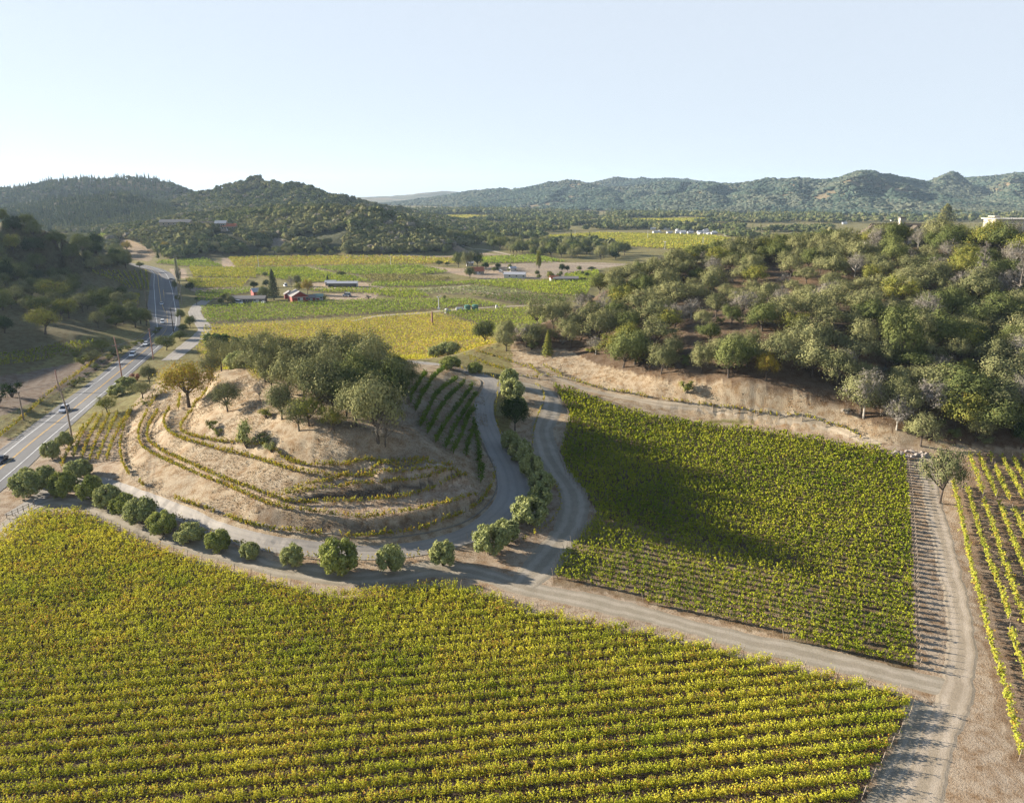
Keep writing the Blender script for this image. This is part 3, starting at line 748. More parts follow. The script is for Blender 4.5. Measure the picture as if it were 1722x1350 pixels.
def crown(rng, cl, n, size, center, shell=.55, up=.15, jag=.25, aspect=.75):
    w = np.array([r ** 2 for _, r in cl]); w /= w.sum()
    k = rng.choice(len(cl), n, p=w)
    cc = np.array([c for c, _ in cl])[k]; rr = np.array([r for _, r in cl])[k]
    dirs = unit(rng.normal(size=(n, 3))); dirs[:, 2] *= .8
    rad_ = rr * (shell + (1 - shell) * rng.rand(n)) * (1 + jag * rng.normal(size=n))
    p = cc + dirs * rad_[:, None]
    nr = unit(dirs) * .85 + unit(p - center) * .65 + rng.normal(size=(n, 3)) * .26 + np.array([0, 0, up])
    return cards(p, nr, size * rng.uniform(.6, 1.3, n), rng, aspect)

def tree_parts(kind, seed):
    """one tree of unit height: (crown V,F), (trunk MB)"""
    rng = np.random.RandomState(seed)
    if kind == 'oak':      # dense rounded live oak
        mb, cl = limb_tree(rng, .97, .56, .2, 8, .22, 28, base_r=.028, zlow=.02)
        V, F = crown(rng, cl, 7000, .042, np.array([0, 0, .5]), .4)
    elif kind == 'sage':   # airy blue oak with limbs showing
        mb, cl = limb_tree(rng, .97, .56, .24, 10, .19, 28, base_r=.024, zlow=.08)
        V, F = crown(rng, cl, 4800, .037, np.array([0, 0, .5]), .3, jag=.38)
    elif kind == 'walnut':
        mb, cl = limb_tree(rng, .97, .62, .3, 11, .21, 28, base_r=.034, zlow=.14)
        V, F = crown(rng, cl, 4800, .043, np.array([0, 0, .55]), .3, jag=.35)
    elif kind == 'bare':   # leafless or lichen-grey crown of fine twigs
        mb, cl = limb_tree(rng, .97, .5, .25, 14, .18, 28, base_r=.02, zlow=.05)
        V, F = crown(rng, cl, 4200, .055, np.array([0, 0, .5]), .1, jag=.4, aspect=.16)
    elif kind == 'snag':   # dead tree, upright limbs
        mb = MB(); mb.tube([(0, 0, -.05), (.01, 0, .5), (.02, .01, 1.)], [.025, .016, .003], 6); cl = []
        for i in range(46):
            z = rng.uniform(.18, .95); a = rng.uniform(0, 6.28); L = .36 * (1.05 - z) * rng.uniform(.6, 1.2) + .04
            e = np.array([math.cos(a) * L, math.sin(a) * L, z + rng.uniform(-.05, .12)])
            m = np.array([math.cos(a + .2) * L * .5, math.sin(a + .2) * L * .5, z + rng.uniform(0, .06)])
            mb.tube([(.01, 0, z), m, e], [.008, .005, .0015], 4); cl.append((e * .8 + m * .2, .06))
        V, F = crown(rng, cl, 1500, .045, np.array([0, 0, .5]), .1, jag=.5, aspect=.14)
    elif kind == 'olive':  # brushy upright shoots
        mb = MB()
        for i in range(4):
            a = rng.uniform(0, 6.28); mb.tube([(0, 0, -.03), (.06 * math.cos(a), .06 * math.sin(a), .14), (.22 * math.cos(a), .22 * math.sin(a), .4)], [.035, .028, .012], 5)
        cl = []
        for i in range(26):
            u = (i + .5) / 26; el = math.asin(1 - 1.7 * u); az = i * 2.4 + rng.normal() * .3
            cl.append((np.array([math.cos(el) * math.cos(az) * .43, math.cos(el) * math.sin(az) * .43, np.clip(.5 + math.sin(el) * .4, .17, 1)]) * np.array([1, 1, 1]), .17 * rng.uniform(.75, 1.2)))
        for i in range(7): cl.append((np.array([rng.normal() * .12, rng.normal() * .12, rng.uniform(.3, .62)]), .2))
        n = 4600; k = rng.choice(len(cl), n); cc = np.array([c for c, _ in cl])[k]; rr = np.array([r for _, r in cl])[k]
        dirs = unit(rng.normal(size=(n, 3))); p = cc + dirs * (rr * (.4 + .6 * rng.rand(n)))[:, None]
        out = unit(p - np.array([0, 0, .3])); nr = unit(np.cross(out + .3 * rng.normal(size=(n, 3)), rng.normal(size=(n, 3)))) * .6 + out * .55 + .3 * dirs
        nr = unit(nr); sh = unit(out + np.array([0, 0, .5]) + .35 * rng.normal(size=(n, 3)))
        a = unit(sh - nr * (sh * nr).sum(1, keepdims=True)); b = np.cross(nr, a)
        L = .11 * rng.uniform(.5, 1.4, n)[:, None]; wd = L * .22
        V = np.stack([p - a * L * .5, p - b * wd, p + a * L * .5, p + b * wd], 1).reshape(-1, 3); F = np.arange(4 * n).reshape(n, 4)
    elif kind in ('fir', 'pine'):
        mb = MB(); mb.tube([(0, 0, -.03), (0, 0, .5), (.005, 0, .98)], [.02, .012, .002], 6)
        n = 2600 if kind == 'fir' else 4200; wr = .2 if kind == 'fir' else .27
        tiers = 20; pts = []
        z = rng.uniform(.08 if kind == 'fir' else .2, 1, n) ** (1.1); z = np.round(z * tiers) / tiers + rng.normal(size=n) * .012
        az = rng.uniform(0, 6.28, n); bl = 1 + .25 * np.sin(az * 5 + np.round(z * tiers) * 2.1) + .12 * rng.normal(size=n)
        prof = np.clip(1.02 - z, 0.02, 1) ** (.85 if kind == 'fir' else .6)
        rr = wr * prof * bl * (.35 + .65 * np.sqrt(rng.rand(n)))
        p = np.stack([np.cos(az) * rr, np.sin(az) * rr, z - rr * .25], 1)
        nr = np.stack([np.cos(az), np.sin(az), np.full(n, .8)], 1) + rng.normal(size=(n, 3)) * .4
        V, F = cards(p, nr, (.05 if kind == 'fir' else .042) * rng.uniform(.6, 1.3, n), rng, .6)
    elif kind == 'shrub':
        mb = MB(); cl = []
        for i in range(10):
            a = rng.uniform(0, 6.28); r = rng.uniform(.1, .5); c = np.array([math.cos(a) * r, math.sin(a) * r, rng.uniform(.3, .75)])
            mb.tube([(0, 0, -.05), c * .5, c], [.03, .02, .008], 4); cl.append((c, .25))
        V, F = crown(rng, cl, 900, .1, np.array([0, 0, .3]), .3)
    return V, F, mb

TREE_PROTO = {}
def proto(kind, name, leaf, bark, var):
    key = (kind, leaf.name, var)
    if key not in TREE_PROTO:
        V, F, mb = tree_parts(kind, 100 + var * 7 + len(kind))
        a = mk('crown', V, F, leaf, link=False).data
        b = mb.build('trunk', bark); bd = b.data; bpy.data.objects.remove(b)
        TREE_PROTO[key] = (a, bd)
    return TREE_PROTO[key]
TREE_COUNT = {}
OAK_KIND = {'oak': 'dense_oak', 'sage': 'airy_oak'}
def tree(kind, name, leaf, bark, x, y, h, w, label, cat, group=None, z=None, var=None):
    if name == 'oak_tree': name = OAK_KIND.get(kind, name)
    a, b = proto(kind, name, leaf, bark, rs.randint(4) if var is None else var)
    z = h1(x, y) if z is None else z
    base_w = {'oak': 1.22, 'sage': 1.2, 'walnut': 1.3, 'bare': 1.1, 'snag': .75, 'olive': 1.1, 'fir': .42, 'pine': .6, 'shrub': 1.3}[kind]
    o = bpy.data.objects.new(name, None); C.objects.link(o); o.empty_display_size = .3
    o.location = (x, y, z - .05); o.rotation_euler = (0, 0, rs.uniform(0, 6.28)); s = w / base_w
    o.scale = (s, s * rs.uniform(.9, 1.1), h)
    tag(o, label, cat, group)
    for nm, me in (('crown', a), ('trunk', b)):
        c = bpy.data.objects.new(nm, me); C.objects.link(c); c.parent = o
    TREE_COUNT[name] = TREE_COUNT.get(name, 0) + 1
    return o
def tree_px(kind, name, leaf, bark, px, base, top, width, label, cat, group=None, var=None, sink=0.):
    x, y, z, t = G(px, base)
    f_t = ray(px, top); zt = CAM_H + f_t[2] * (y / f_t[1])
    h = max(zt - z, .8); w = width * math.hypot(t, 0) / FPX
    return tree(kind, name, leaf, bark, x, y, h * 1.02, w, label, cat, group, z, var)
ORD = ['first', 'second', 'third', 'fourth', 'fifth', 'sixth', 'seventh', 'eighth', 'ninth', 'tenth', 'eleventh', 'twelfth', 'thirteenth', 'fourteenth', 'fifteenth', 'sixteenth', 'seventeenth', 'eighteenth', 'nineteenth']
TENS = ['', '', 'twent', 'thirt', 'fort', 'fift', 'sixt', 'sevent', 'eight', 'ninet']
def ordn(i):
    """0 -> first"""
    i += 1
    if i < 20: return ORD[i - 1]
    t, u = divmod(i, 10)
    if i == 100: return 'hundredth'
    if t >= 10: return 'hundred and ' + ordn(i - 101)
    return TENS[t] + ('ieth' if u == 0 else 'y-' + ORD[u - 1])

# olives along the drive, left to right
OL = [(50, 834, 796, 50), (110, 834, 796, 50), (155, 842, 801, 44), (183, 853, 814, 42), (210, 867, 826, 48), (240, 881, 840, 50), (275, 898, 857, 46), (320, 911, 880, 42), (367, 926, 889, 46), (421, 939, 911, 34), (493, 953, 913, 40), (570, 964, 909, 66), (657, 959, 917, 54), (745, 951, 907, 44)]
for i, a in enumerate(OL):
    a = (a[0], a[1], a[2] + (a[1] - a[2]) * rs.uniform(-.1, .14), a[3] * rs.uniform(.88, 1.14))
    tree_px('olive', 'olive_tree', L_OLIVED if i in (1, 2, 4, 6, 8, 11) else L_OLIVE, BARKD, *a, '%s olive bush from the left in the row between the drive and the dirt road' % ordn(i), 'olive tree', 'olives along the drive')
OL2 = [(823, 931, 886, 56), (850, 915, 876, 46), (890, 882, 838, 62), (908, 848, 820, 44), (910, 825, 795, 44), (893, 800, 766, 42), (875, 775, 742, 42), (858, 756, 726, 34), (866, 703, 668, 44), (862, 672, 640, 40), (856, 650, 622, 30)]
for i, a in enumerate(OL2):
    tree_px('olive', 'olive_tree', L_OLIVE, BARKD, a[0], a[1], a[2] - 2, a[3], '%s olive bush counting uphill along the outside of the drive bend' % ordn(i), 'olive tree', 'olives along the drive')
for a, l in [((47, 812, 786, 30), 'small olive bush nearest the highway, left of the road gate'), ((78, 814, 784, 34), 'wide olive bush beside the highway, behind the first pair'), ((134, 803, 774, 42), 'low olive bush at the foot of the short vine rows'),
             ((88, 772, 742, 30), 'round olive bush beside the highway edge'), ((110, 752, 727, 26), 'round olive bush at the foot of the near utility pole'), ((758, 621, 600, 36), 'dark round bush beside the upper bend of the drive, left one'),
             ((799, 628, 609, 26), 'dark round bush beside the upper bend of the drive, right one'), ((733, 600, 582, 30), 'grey olive bush on the saddle above the drive'), ((755, 597, 575, 40), 'wide grey olive bush on the edge of the yellow field')]:
    tree_px('olive', 'olive_tree', L_OLIVED if 'dark' in l else L_OLIVE, BARKD, *a, l, 'olive tree')
tree_px('oak', 'oak_tree', L_DARK, BARKD, 866, 724, 660, 56, 'nearly black round oak between the drive and the lower dirt road', 'oak tree')
# roadside plants on the left
for k, nm, lf, a, l in [('sage', 'oak_tree', L_LIME, (181, 694, 664, 44), 'flat-topped small tree beside the highway above the straight vine rows'),
        ('olive', 'shrub', L_OLIVE, (197, 665, 648, 30), 'light green clipped bush on the highway verge, nearer one'), ('olive', 'shrub', L_OLIVE, (213, 653, 634, 34), 'light green clipped bush on the highway verge, farther one'),
        ('sage', 'oak_tree', L_SAGE, (240, 670, 640, 52), 'spreading grey-green tree between the highway and the yellow tree'), ('oak', 'oak_tree', L_SAGE, (252, 645, 612, 32), 'rounded grey-green tree behind the yellow tree'),
        ('shrub', 'shrub', simple('leaf_red', (.26, .09, .05), .9, .4), (232, 640, 626, 24), 'rusty red shrub beside the highway'), ('shrub', 'shrub', L_LIME, (246, 682, 672, 14), 'small yellow shrub at the top of the vine rows'),
        ('oak', 'oak_tree', L_OAK, (280, 589, 563, 40), 'dark rounded tree between the highway and the side road'), ('oak', 'oak_tree', L_OAK, (303, 571, 556, 30), 'dark low tree on the bank of the side road'),
        ('oak', 'oak_tree', L_OAK, (304, 538, 519, 18), 'small dark tree right of the highway in front of the palm'), ('oak', 'oak_tree', L_OAK, (320, 550, 530, 26), 'dark leaning tree beside the side road junction'), ('oak', 'oak_tree', L_OAK, (308, 558, 544, 22), 'low dark tree beside the highway pole'),
        ('sage', 'oak_tree', L_SAGE, (158, 610, 588, 34), 'pale green tree left of the highway below the bank'), ('sage', 'oak_tree', L_LIME, (172, 593, 570, 40), 'yellow-green tree left of the highway behind the first pole')]:
    tree_px(k, nm, lf, BARKD, *a, l, 'oak tree' if nm == 'oak_tree' else 'shrub')
# trees of the knoll
tree_px('walnut', 'walnut_tree', L_GOLD, BARKD, 318, 684, 604, 98, 'large yellow-leaved tree on the left end of the terraced knoll', 'walnut tree', var=1)
KN = [('sage', L_SAGE, 383, 692, 640, 60, 'spreading grey-green oak standing apart on the dry left slope of the knoll'), ('bare', L_GREY, 438, 674, 632, 26, 'small crooked bare tree in the middle of the knoll slope'),
      ('sage', L_SAGE, 446, 642, 556, 66, 'tall oak at the left end of the knoll grove'), ('sage', L_LIME, 520, 716, 662, 62, 'yellow-green oak at the front of the knoll grove'), ('sage', L_SAGE, 503, 724, 668, 54, 'dark-limbed oak at the lower left front of the knoll grove'),
      ('oak', L_SAGE, 474, 705, 642, 56, 'dense rounded oak left of centre in the knoll grove'), ('sage', L_SAGE, 560, 700, 600, 90, 'broad oak in the middle of the knoll grove'), ('oak', L_SAGE, 636, 742, 625, 92, 'largest oak at the right front of the knoll grove'),
      ('sage', L_SAGE, 600, 718, 632, 74, 'grey oak beside the largest oak of the knoll grove'), ('bare', L_GREY, 648, 750, 690, 50, 'twiggy grey bush-like oak at the lower right tip of the grove'), ('sage', L_LIME, 562, 725, 680, 42, 'small yellowish oak low in the grove front')]
KN += [('oak', L_SAGE, 540, 696, 596, 70, 'rounded grey oak in the front middle of the knoll grove'), ('oak', L_OAK, 583, 702, 606, 68, 'dark rounded oak in the front middle of the knoll grove'), ('sage', L_SAGE, 512, 676, 592, 62, 'grey oak behind the lower left front of the grove'),
       ('oak', L_OAK, 606, 684, 582, 74, 'dark oak in the heart of the knoll grove'), ('oak', L_SAGE, 628, 662, 562, 74, 'tall rounded oak at the right heart of the knoll grove'), ('sage', L_SAGE, 457, 662, 592, 56, 'airy oak left of the heart of the grove'), ('oak', L_SAGE, 486, 668, 586, 58, 'dense oak left of the heart of the grove'),
       ('oak', L_OAK, 664, 704, 600, 66, 'dark oak at the right side of the knoll grove above the shaded rows'), ('sage', L_SAGE, 560, 664, 570, 70, 'tall airy oak in the heart of the knoll grove')]
for k, lf, px, b, t, w, l in KN: tree_px(k, 'oak_tree', lf, BARKD, px, b, t, w * 1.2, l, 'oak tree')
def at_depth(px, fwd, top):
    u, f, dz = ray(px, top); t = fwd / f
    return u * t, fwd, CAM_H + dz * t, t
KB = [(420, 190, 598, 56, 'sage', L_SAGE), (455, 186, 594, 58, 'sage', L_SAGE), (490, 182, 598, 56, 'sage', L_OAK), (530, 174, 622, 56, 'oak', L_SAGE), (565, 172, 632, 52, 'sage', L_SAGE), (612, 173, 640, 56, 'sage', L_LIME), (652, 172, 640, 56, 'oak', L_SAGE), (680, 176, 632, 44, 'oak', L_OAK),
      (470, 178, 560, 70, 'oak', L_SAGE), (505, 176, 566, 74, 'oak', L_SAGE), (545, 178, 550, 80, 'oak', L_SAGE), (580, 176, 548, 84, 'sage', L_SAGE), (615, 178, 556, 80, 'oak', L_SAGE), (560, 170, 590, 80, 'oak', L_SAGE), (600, 168, 604, 80, 'oak', L_SAGE), (640, 170, 600, 84, 'oak', L_SAGE),
      (662, 176, 596, 70, 'oak', L_SAGE), (520, 168, 606, 70, 'sage', L_SAGE), (440, 182, 575, 60, 'sage', L_SAGE), (365, 215, 560, 50, 'sage', L_SAGE), (350, 205, 590, 44, 'sage', L_SAGE), (388, 208, 566, 50, 'sage', L_SAGE), (410, 205, 560, 50, 'sage', L_SAGE), (405, 195, 590, 50, 'olive', L_OLIVE), (425, 215, 552, 54, 'sage', L_SAGE), (540, 182, 600, 60, 'sage', L_SAGE), (575, 180, 620, 60, 'sage', L_SAGE), (650, 180, 620, 60, 'oak', L_SAGE), (668, 185, 610, 44, 'oak', L_DARK), (615, 178, 620, 64, 'sage', L_SAGE), (445, 195, 585, 48, 'sage', L_SAGE)]
KB.sort()
for i, (px, fw_, top, w, k, lf) in enumerate(KB):
    x, y, zt, t = at_depth(px, fw_, top); z = h1(x, y)
    tree(k, 'oak_tree', lf, BARKD, x, y, max(5, min(zt - z, 15)), w * 1.18 * t / FPX, 'oak in the knoll-top grove, %s from the left at the back' % ordn(i), 'oak tree', 'oaks crowning the knoll')
for a, lf, l in [((358, 722, 702, 22), L_LIME, 'small green shrub on the dry knoll slope, left one'), ((366, 735, 719, 20), L_LIME, 'small green shrub on the dry knoll slope, right one'), ((415, 752, 701, 42), L_OLIVE, 'tall grey-green shrub in the middle of the knoll slope'),
                 ((457, 760, 742, 28), L_OLIVE, 'low grey shrub beside the dark patch on the knoll slope'), ((440, 748, 728, 36), L_OAK, 'dark thicket patch on the knoll slope'), ((448, 703, 683, 30), L_LIME, 'bright green shrub at the left foot of the knoll grove')]:
    tree_px('shrub', 'shrub', lf, BARKD, *a, l, 'shrub')

SLP = []
slr = np.random.RandomState(31)
while len(SLP) < 46:
    px, py = slr.uniform(-20, 245), slr.uniform(478, 560)
    if not inside(np.array([px]), np.array([py]), [(-20, 480), (150, 478), (175, 492), (245, 512), (242, 552), (190, 556), (120, 540), (60, 535), (-20, 530)])[0]: continue
    x, y, z, t = G(px, py)
    if all((x - a[0]) ** 2 + (y - a[1]) ** 2 > 30 for a in SLP) and t < 700: SLP.append((x, y, z))
SLP.sort(key=lambda q: q[0] / q[1])
for i, (x, y, z) in enumerate(SLP):
    lf, lk = (L_OAK, 'dark') if slr.rand() < .6 else (L_SAGE, 'grey-green'); h = slr.uniform(4.5, 9)
    tree('oak', 'slope_oak', lf, BARKD, x, y, h, h * slr.uniform(1.1, 1.5), '%s oak on the shaded slope left of the highway, %s from the left' % (lk, ordn(i)), 'oak tree', 'oaks on the shaded left slope', z)
for i, (px, py) in enumerate([(238, 578), (228, 582), (216, 588), (204, 592), (193, 598), (183, 606), (172, 612), (160, 622), (148, 632), (136, 642), (124, 650), (150, 606), (140, 612), (128, 600), (262, 562), (268, 556)]):
    x, y, z, t = G(px, py); h = slr.uniform(1.6, 3.4); tree('shrub', 'shrub', L_OAK if slr.rand() < .6 else L_LIME, BARKD, x, y, h, h * 1.7, 'dark hedge shrub beside the ditch left of the highway, %s from the far end' % ordn(i), 'shrub', 'hedge left of the highway', z)

# palms
def palm_mesh(seed):
    rng = np.random.RandomState(seed); tr = MB(); tr.tube([(0, 0, 0), (.05, 0, 3), (.1, .05, 6.2)], [.38, .3, .33], 8)
    V = []; F = []; n = 0
    for i in range(44):
        a = i * 2.4 + rng.normal() * .1; e0 = rng.uniform(-.2, 1.25); L = rng.uniform(1.9, 2.7); p = np.array([.1, .05, 6.2]); el = e0; q = []
        for s in range(6):
            q.append(p.copy()); p = p + L / 5 * np.array([math.cos(a) * math.cos(el), math.sin(a) * math.cos(el), math.sin(el)]); el -= .33
        side = np.array([-math.sin(a), math.cos(a), 0])
        for s, c in enumerate(q):
            w = (.1, .42, .5, .42, .26, .03)[s]; V += [c + side * w - np.array([0, 0, w * .5]), c, c - side * w - np.array([0, 0, w * .5])]
        for s in range(5):
            b = n + s * 3; F += [(b, b + 1, b + 4, b + 3), (b + 1, b + 2, b + 5, b + 4)]
        n += 18
    return tr, np.array(V), np.array(F)
for i, (px, b, t, l) in enumerate([(331, 513, 499, 'palm tree at the side road junction in front of the long shed'), (353, 590, 557, 'left palm behind the knoll grove'), (372, 592, 556, 'right palm behind the knoll grove'), (398, 590, 562, 'palm partly hidden behind the knoll oaks')]):
    x, y, z, tt = G(px, b)
    if b > 580:
        x, y, zt, tt = at_depth(px, 255, t); z = h1(x, y)
        sc = (zt - z) / 8.
    else: sc = (ray(px, t)[2] * y / ray(px, t)[1] + CAM_H - z) / 8.
    tr, V, F = palm_mesh(i); r0 = empty('palm_tree', (x, y, z), i, label=l, cat='palm tree'); r0.scale = (sc, sc, sc)
    tr.build('trunk', BARK, r0); mk('fronds', V, F, L_PALM, r0)

# right hill oaks: scattered with a minimum spacing, types by place
def hill_scatter(n_try, seed):
    rng = np.random.RandomState(seed); out = []; cell = {}
    poly = [(745, 604), (800, 580), (860, 567), (905, 545), (960, 520), (1050, 470), (1150, 443), (1250, 424), (1400, 414), (1500, 410), (1722, 414), (1790, 500), (1800, 760), (1722, 755), (1640, 752), (1500, 725), (1420, 700), (1400, 660), (1250, 640), (1100, 620), (1040, 608), (960, 590), (900, 585), (860, 590)]
    world = [G(*p)[:2] for p in poly[1:5]]
    for _ in range(n_try):
        px, py = rng.uniform(850, 1790), rng.uniform(410, 760)
        xs = np.array([px]); ys = np.array([py])
        if not inside(xs, ys, poly)[0]: continue
        x, y, z, t = G(px, py)
        if t > 600 or z < 4.5: continue
        # open, brown areas
        d_ = fbm(np.array([x / 38.]), np.array([y / 38.]), 91, 2)[0]
        open_ = 1150 < px < 1500 and 455 < py < 620 and d_ > -.05
        gap = 8.4 if open_ else (5.6 if px > 1500 else 5.9)
        if py > 600 and px < 1400: gap = 7.5
        key = (int(x / 12), int(y / 12)); ok = True
        for ax in (-1, 0, 1):
            for ay in (-1, 0, 1):
                for (qx, qy) in cell.get((key[0] + ax, key[1] + ay), ()):
                    if (qx - x) ** 2 + (qy - y) ** 2 < gap * gap: ok = False
        if not ok: continue
        cell.setdefault(key, []).append((x, y)); out.append((x, y, z, px, py, open_))
    return out
hs = hill_scatter(3600, 5)
# rows behind the crest so the skyline is not thin
hs.sort(key=lambda q: -q[1])
bands = {}
for q in hs:
    x, y, z, px, py, op = q
    frac = (py - 410) / 340.
    b = 'along the crest of the right hill' if z > 31 else 'on the upper slope of the right hill' if z > 23 else 'on the middle slope of the right hill' if z > 14 else 'near the foot of the right hill'
    bands.setdefault(b, []).append(q)
hrng = np.random.RandomState(12)
for b, L in bands.items():
    L.sort(key=lambda q: q[0] / q[1]); 
    for i, (x, y, z, px, py, op) in enumerate(L):
        r = hrng.rand(); right = px > 1480
        if right: k, lf, bk, nm = ('sage', L_SAGE, BARK, 'oak_tree') if r < .3 else ('oak', L_OAK, BARKD, 'oak_tree') if r < .62 else ('bare', L_GREY, BARKP, 'bare_tree') if r < .78 else ('oak', L_SAGE, BARKD, 'oak_tree') if r < .92 else ('sage', L_LIME, BARKD, 'oak_tree')
        else: k, lf, bk, nm = ('sage', L_SAGE, BARK, 'oak_tree') if r < .46 else ('oak', L_SAGE, BARKD, 'oak_tree') if r < .68 else ('oak', L_OAK, BARKD, 'oak_tree') if r < .84 else ('bare', L_GREY, BARKP, 'bare_tree') if r < .94 else ('sage', L_LIME, BARKD, 'oak_tree')
        h = hrng.uniform(5.6, 11.4) * (1.1 if right else 1) * (.92 if op else 1); w = h * hrng.uniform(1.05, 1.5) * (.85 if nm == 'bare_tree' else 1)
        look = {'leaf_blue_oak': 'grey-green', 'leaf_live_oak': 'dark green', 'leaf_yellow_green': 'yellow-green', 'twigs_grey': 'grey leafless'}[lf.name]
        tree(k, nm, lf, bk, x, y, h, w, '%s %s %s, %s from the left there' % (look, 'tree' if nm == 'bare_tree' else 'oak', b, ordn(i)), 'bare tree' if nm == 'bare_tree' else 'oak tree', 'trees on the right hill', z)
# trees along the crest
SKYLINE = [(1000, 458), (1050, 440), (1100, 426), (1150, 410), (1200, 402), (1250, 393), (1300, 386), (1350, 386), (1400, 379), (1450, 382), (1480, 381), (1530, 380), (1560, 382), (1600, 374), (1640, 378), (1680, 374), (1722, 374), (1800, 374)]
for i in range(46):
    px = 1010 + i * 16.2 + hrng.uniform(-4, 4); fwd = np.interp(px, [1000, 1150, 1250, 1400, 1800], [288, 318, 330, 322, 312]) + hrng.uniform(-9, 9)
    top = np.interp(px, [q[0] for q in SKYLINE], [q[1] for q in SKYLINE]) + abs(hrng.normal()) * 6 + (2 if i % 2 else -1)
    x, y, zt, t = at_depth(px, fwd, top); z = h1(x, y); h = min(max(zt - z, 5), 12.5); r = hrng.rand()
    lf, lk, k = (L_SAGE, 'grey-green', 'sage') if r < .45 else (L_OAK, 'dark green', 'oak') if r < .7 else (L_SAGE, 'rounded grey-green', 'oak') if r < .9 else (L_LIME, 'yellow-green', 'sage')
    tree(k, 'oak_tree', lf, BARK, x, y, h, h * hrng.uniform(1.05, 1.45), '%s oak on the skyline of the right hill, %s from the left' % (lk, ordn(i)), 'oak tree', 'skyline oaks of the right hill', z)
for i, (px, top) in enumerate([(1640, 376), (1656, 372), (1674, 373), (1690, 374), (1708, 371), (1730, 372)]):
    x, y, zt, t = at_depth(px, 372 + (i % 3) * 5, top); z = h1(x, y)
    tree('oak', 'oak_tree', L_OAK, BARKD, x, y, max(zt - z, 6), 11, 'dark oak screening the cream house, %s from the left' % ordn(i), 'oak tree', 'oaks in front of the cream house', z)
# fixed trees of the right hill
for k, nm, lf, bk, px, b, t, w, l in [
    ('oak', 'oak_tree', L_OAK, BARKD, 1048, 618, 562, 70, 'dense dark oak at the lower edge of the hill above the bare slope'), ('oak', 'oak_tree', L_SAGE, BARKD, 1112, 628, 576, 50, 'rounded oak right of the dense dark oak at the slope edge'),
    ('oak', 'oak_tree', L_SAGE, BARKD, 1180, 628, 572, 48, 'oak above the middle of the bare slope'), ('oak', 'oak_tree', L_OAK, BARKD, 1225, 634, 562, 74, 'broad dark oak above the right part of the bare slope'), ('sage', 'oak_tree', L_GOLD, BARKD, 1288, 640, 588, 52, 'yellowish oak standing in front of the hill shadow'),
    ('oak', 'oak_tree', L_SAGE, BARKD, 1362, 606, 530, 76, 'very broad grey-green oak in the middle of the right hill'), ('oak', 'oak_tree', L_OAK, BARKD, 1510, 615, 515, 72, 'tall dense green oak right of the broad grey-green oak'),
    ('bare', 'bare_tree', L_GREY, BARKP, 1452, 702, 615, 84, 'large grey bare thicket tree above the upper corner of the right vineyard'), ('bare', 'bare_tree', L_GREY, BARKP, 1420, 640, 580, 50, 'small grey bare tree left of the large grey thicket'),
    ('sage', 'oak_tree', L_SAGE, BARK, 1520, 712, 640, 70, 'grey-green oak behind the stone heap'), ('sage', 'oak_tree', L_SAGE, BARK, 1548, 750, 690, 74, 'low rounded oak just behind the stone heap'), ('oak', 'oak_tree', L_SAGE, BARK, 1640, 742, 690, 54, 'rounded oak behind the tops of the right-hand vine rows'),
    ('oak', 'oak_tree', L_DARK, BARKD, 1716, 755, 700, 50, 'very dark tree at the right edge behind the vine rows'), ('sage', 'oak_tree', L_SAGE, BARK, 1580, 846, 742, 88, 'large grey-green oak standing alone on the gravel strip'),
    ('snag', 'bare_tree', L_GREY, BARK, 1642, 500, 408, 46, 'tall pale dead tree on the right part of the hill'), ('snag', 'bare_tree', L_GREY, BARK, 1708, 520, 425, 50, 'pale dead tree at the right edge of the hill'), ('snag', 'bare_tree', L_GREY, BARK, 1528, 455, 418, 36, 'white forked dead tree below the stone house'),
    ('pine', 'pine_tree', L_PINE, BARKD, 1584, 406, 345, 56, 'tall conifer beside the stone house'), ('fir', 'fir_tree', L_LIME, BARKD, 921, 597, 556, 22, 'slender yellow-green conifer on the nose of the hill'),
    ('oak', 'oak_tree', L_OAK, BARKD, 815, 578, 538, 50, 'dark oak on the edge of the yellow field beside the hill nose'), ('shrub', 'shrub', L_LIME, BARKD, 1155, 660, 636, 30, 'grey-green shrub alone on the bare slope'), ('shrub', 'shrub', L_OAK, BARKD, 893, 588, 572, 30, 'dark shrub on the left tip of the hill nose'),
    ('oak', 'oak_tree', L_SAGE, BARKD, 893, 585, 543, 56, 'rounded oak on the left tip of the hill nose'), ('sage', 'oak_tree', L_SAGE, BARKD, 960, 586, 537, 44, 'grey oak behind the slender conifer')]:
    tree_px(k, nm, lf, bk, px, b, t, w, l, {'oak_tree': 'oak tree', 'bare_tree': 'bare tree', 'pine_tree': 'pine tree', 'fir_tree': 'fir tree', 'shrub': 'shrub'}[nm])
print('trees', TREE_COUNT)

# undergrowth shrubs of the right hill
srng = np.random.RandomState(77)
SH = []
while len(SH) < 110:
    px, py = srng.uniform(880, 1722), srng.uniform(430, 752)
    if not inside(np.array([px]), np.array([py]), [(840, 572), (960, 520), (1050, 470), (1250, 430), (1722, 425), (1722, 752), (1500, 730), (1400, 690), (1250, 640), (1100, 625), (960, 592)])[0]: continue
    if px < 1380 and py > 615 and srng.rand() < .8: continue
    x, y, z, t = G(px, py)
    if t < 700: SH.append((x / y, x, y, z))
SH.sort()
for i, (_, x, y, z) in enumerate(SH):
    r = srng.rand(); lf, lk = (L_GREY, 'grey') if r < .35 else (L_SAGE, 'grey-green') if r < .7 else (L_OAK, 'dark green') if r < .88 else (L_LIME, 'bright green')
    tree('shrub', 'shrub', lf, BARKD, x, y, srng.uniform(1.4, 3.2), srng.uniform(2.5, 5), '%s shrub among the oaks of the right hill, %s from the left' % (lk, ordn(i)), 'shrub', 'undergrowth of the right hill', z)

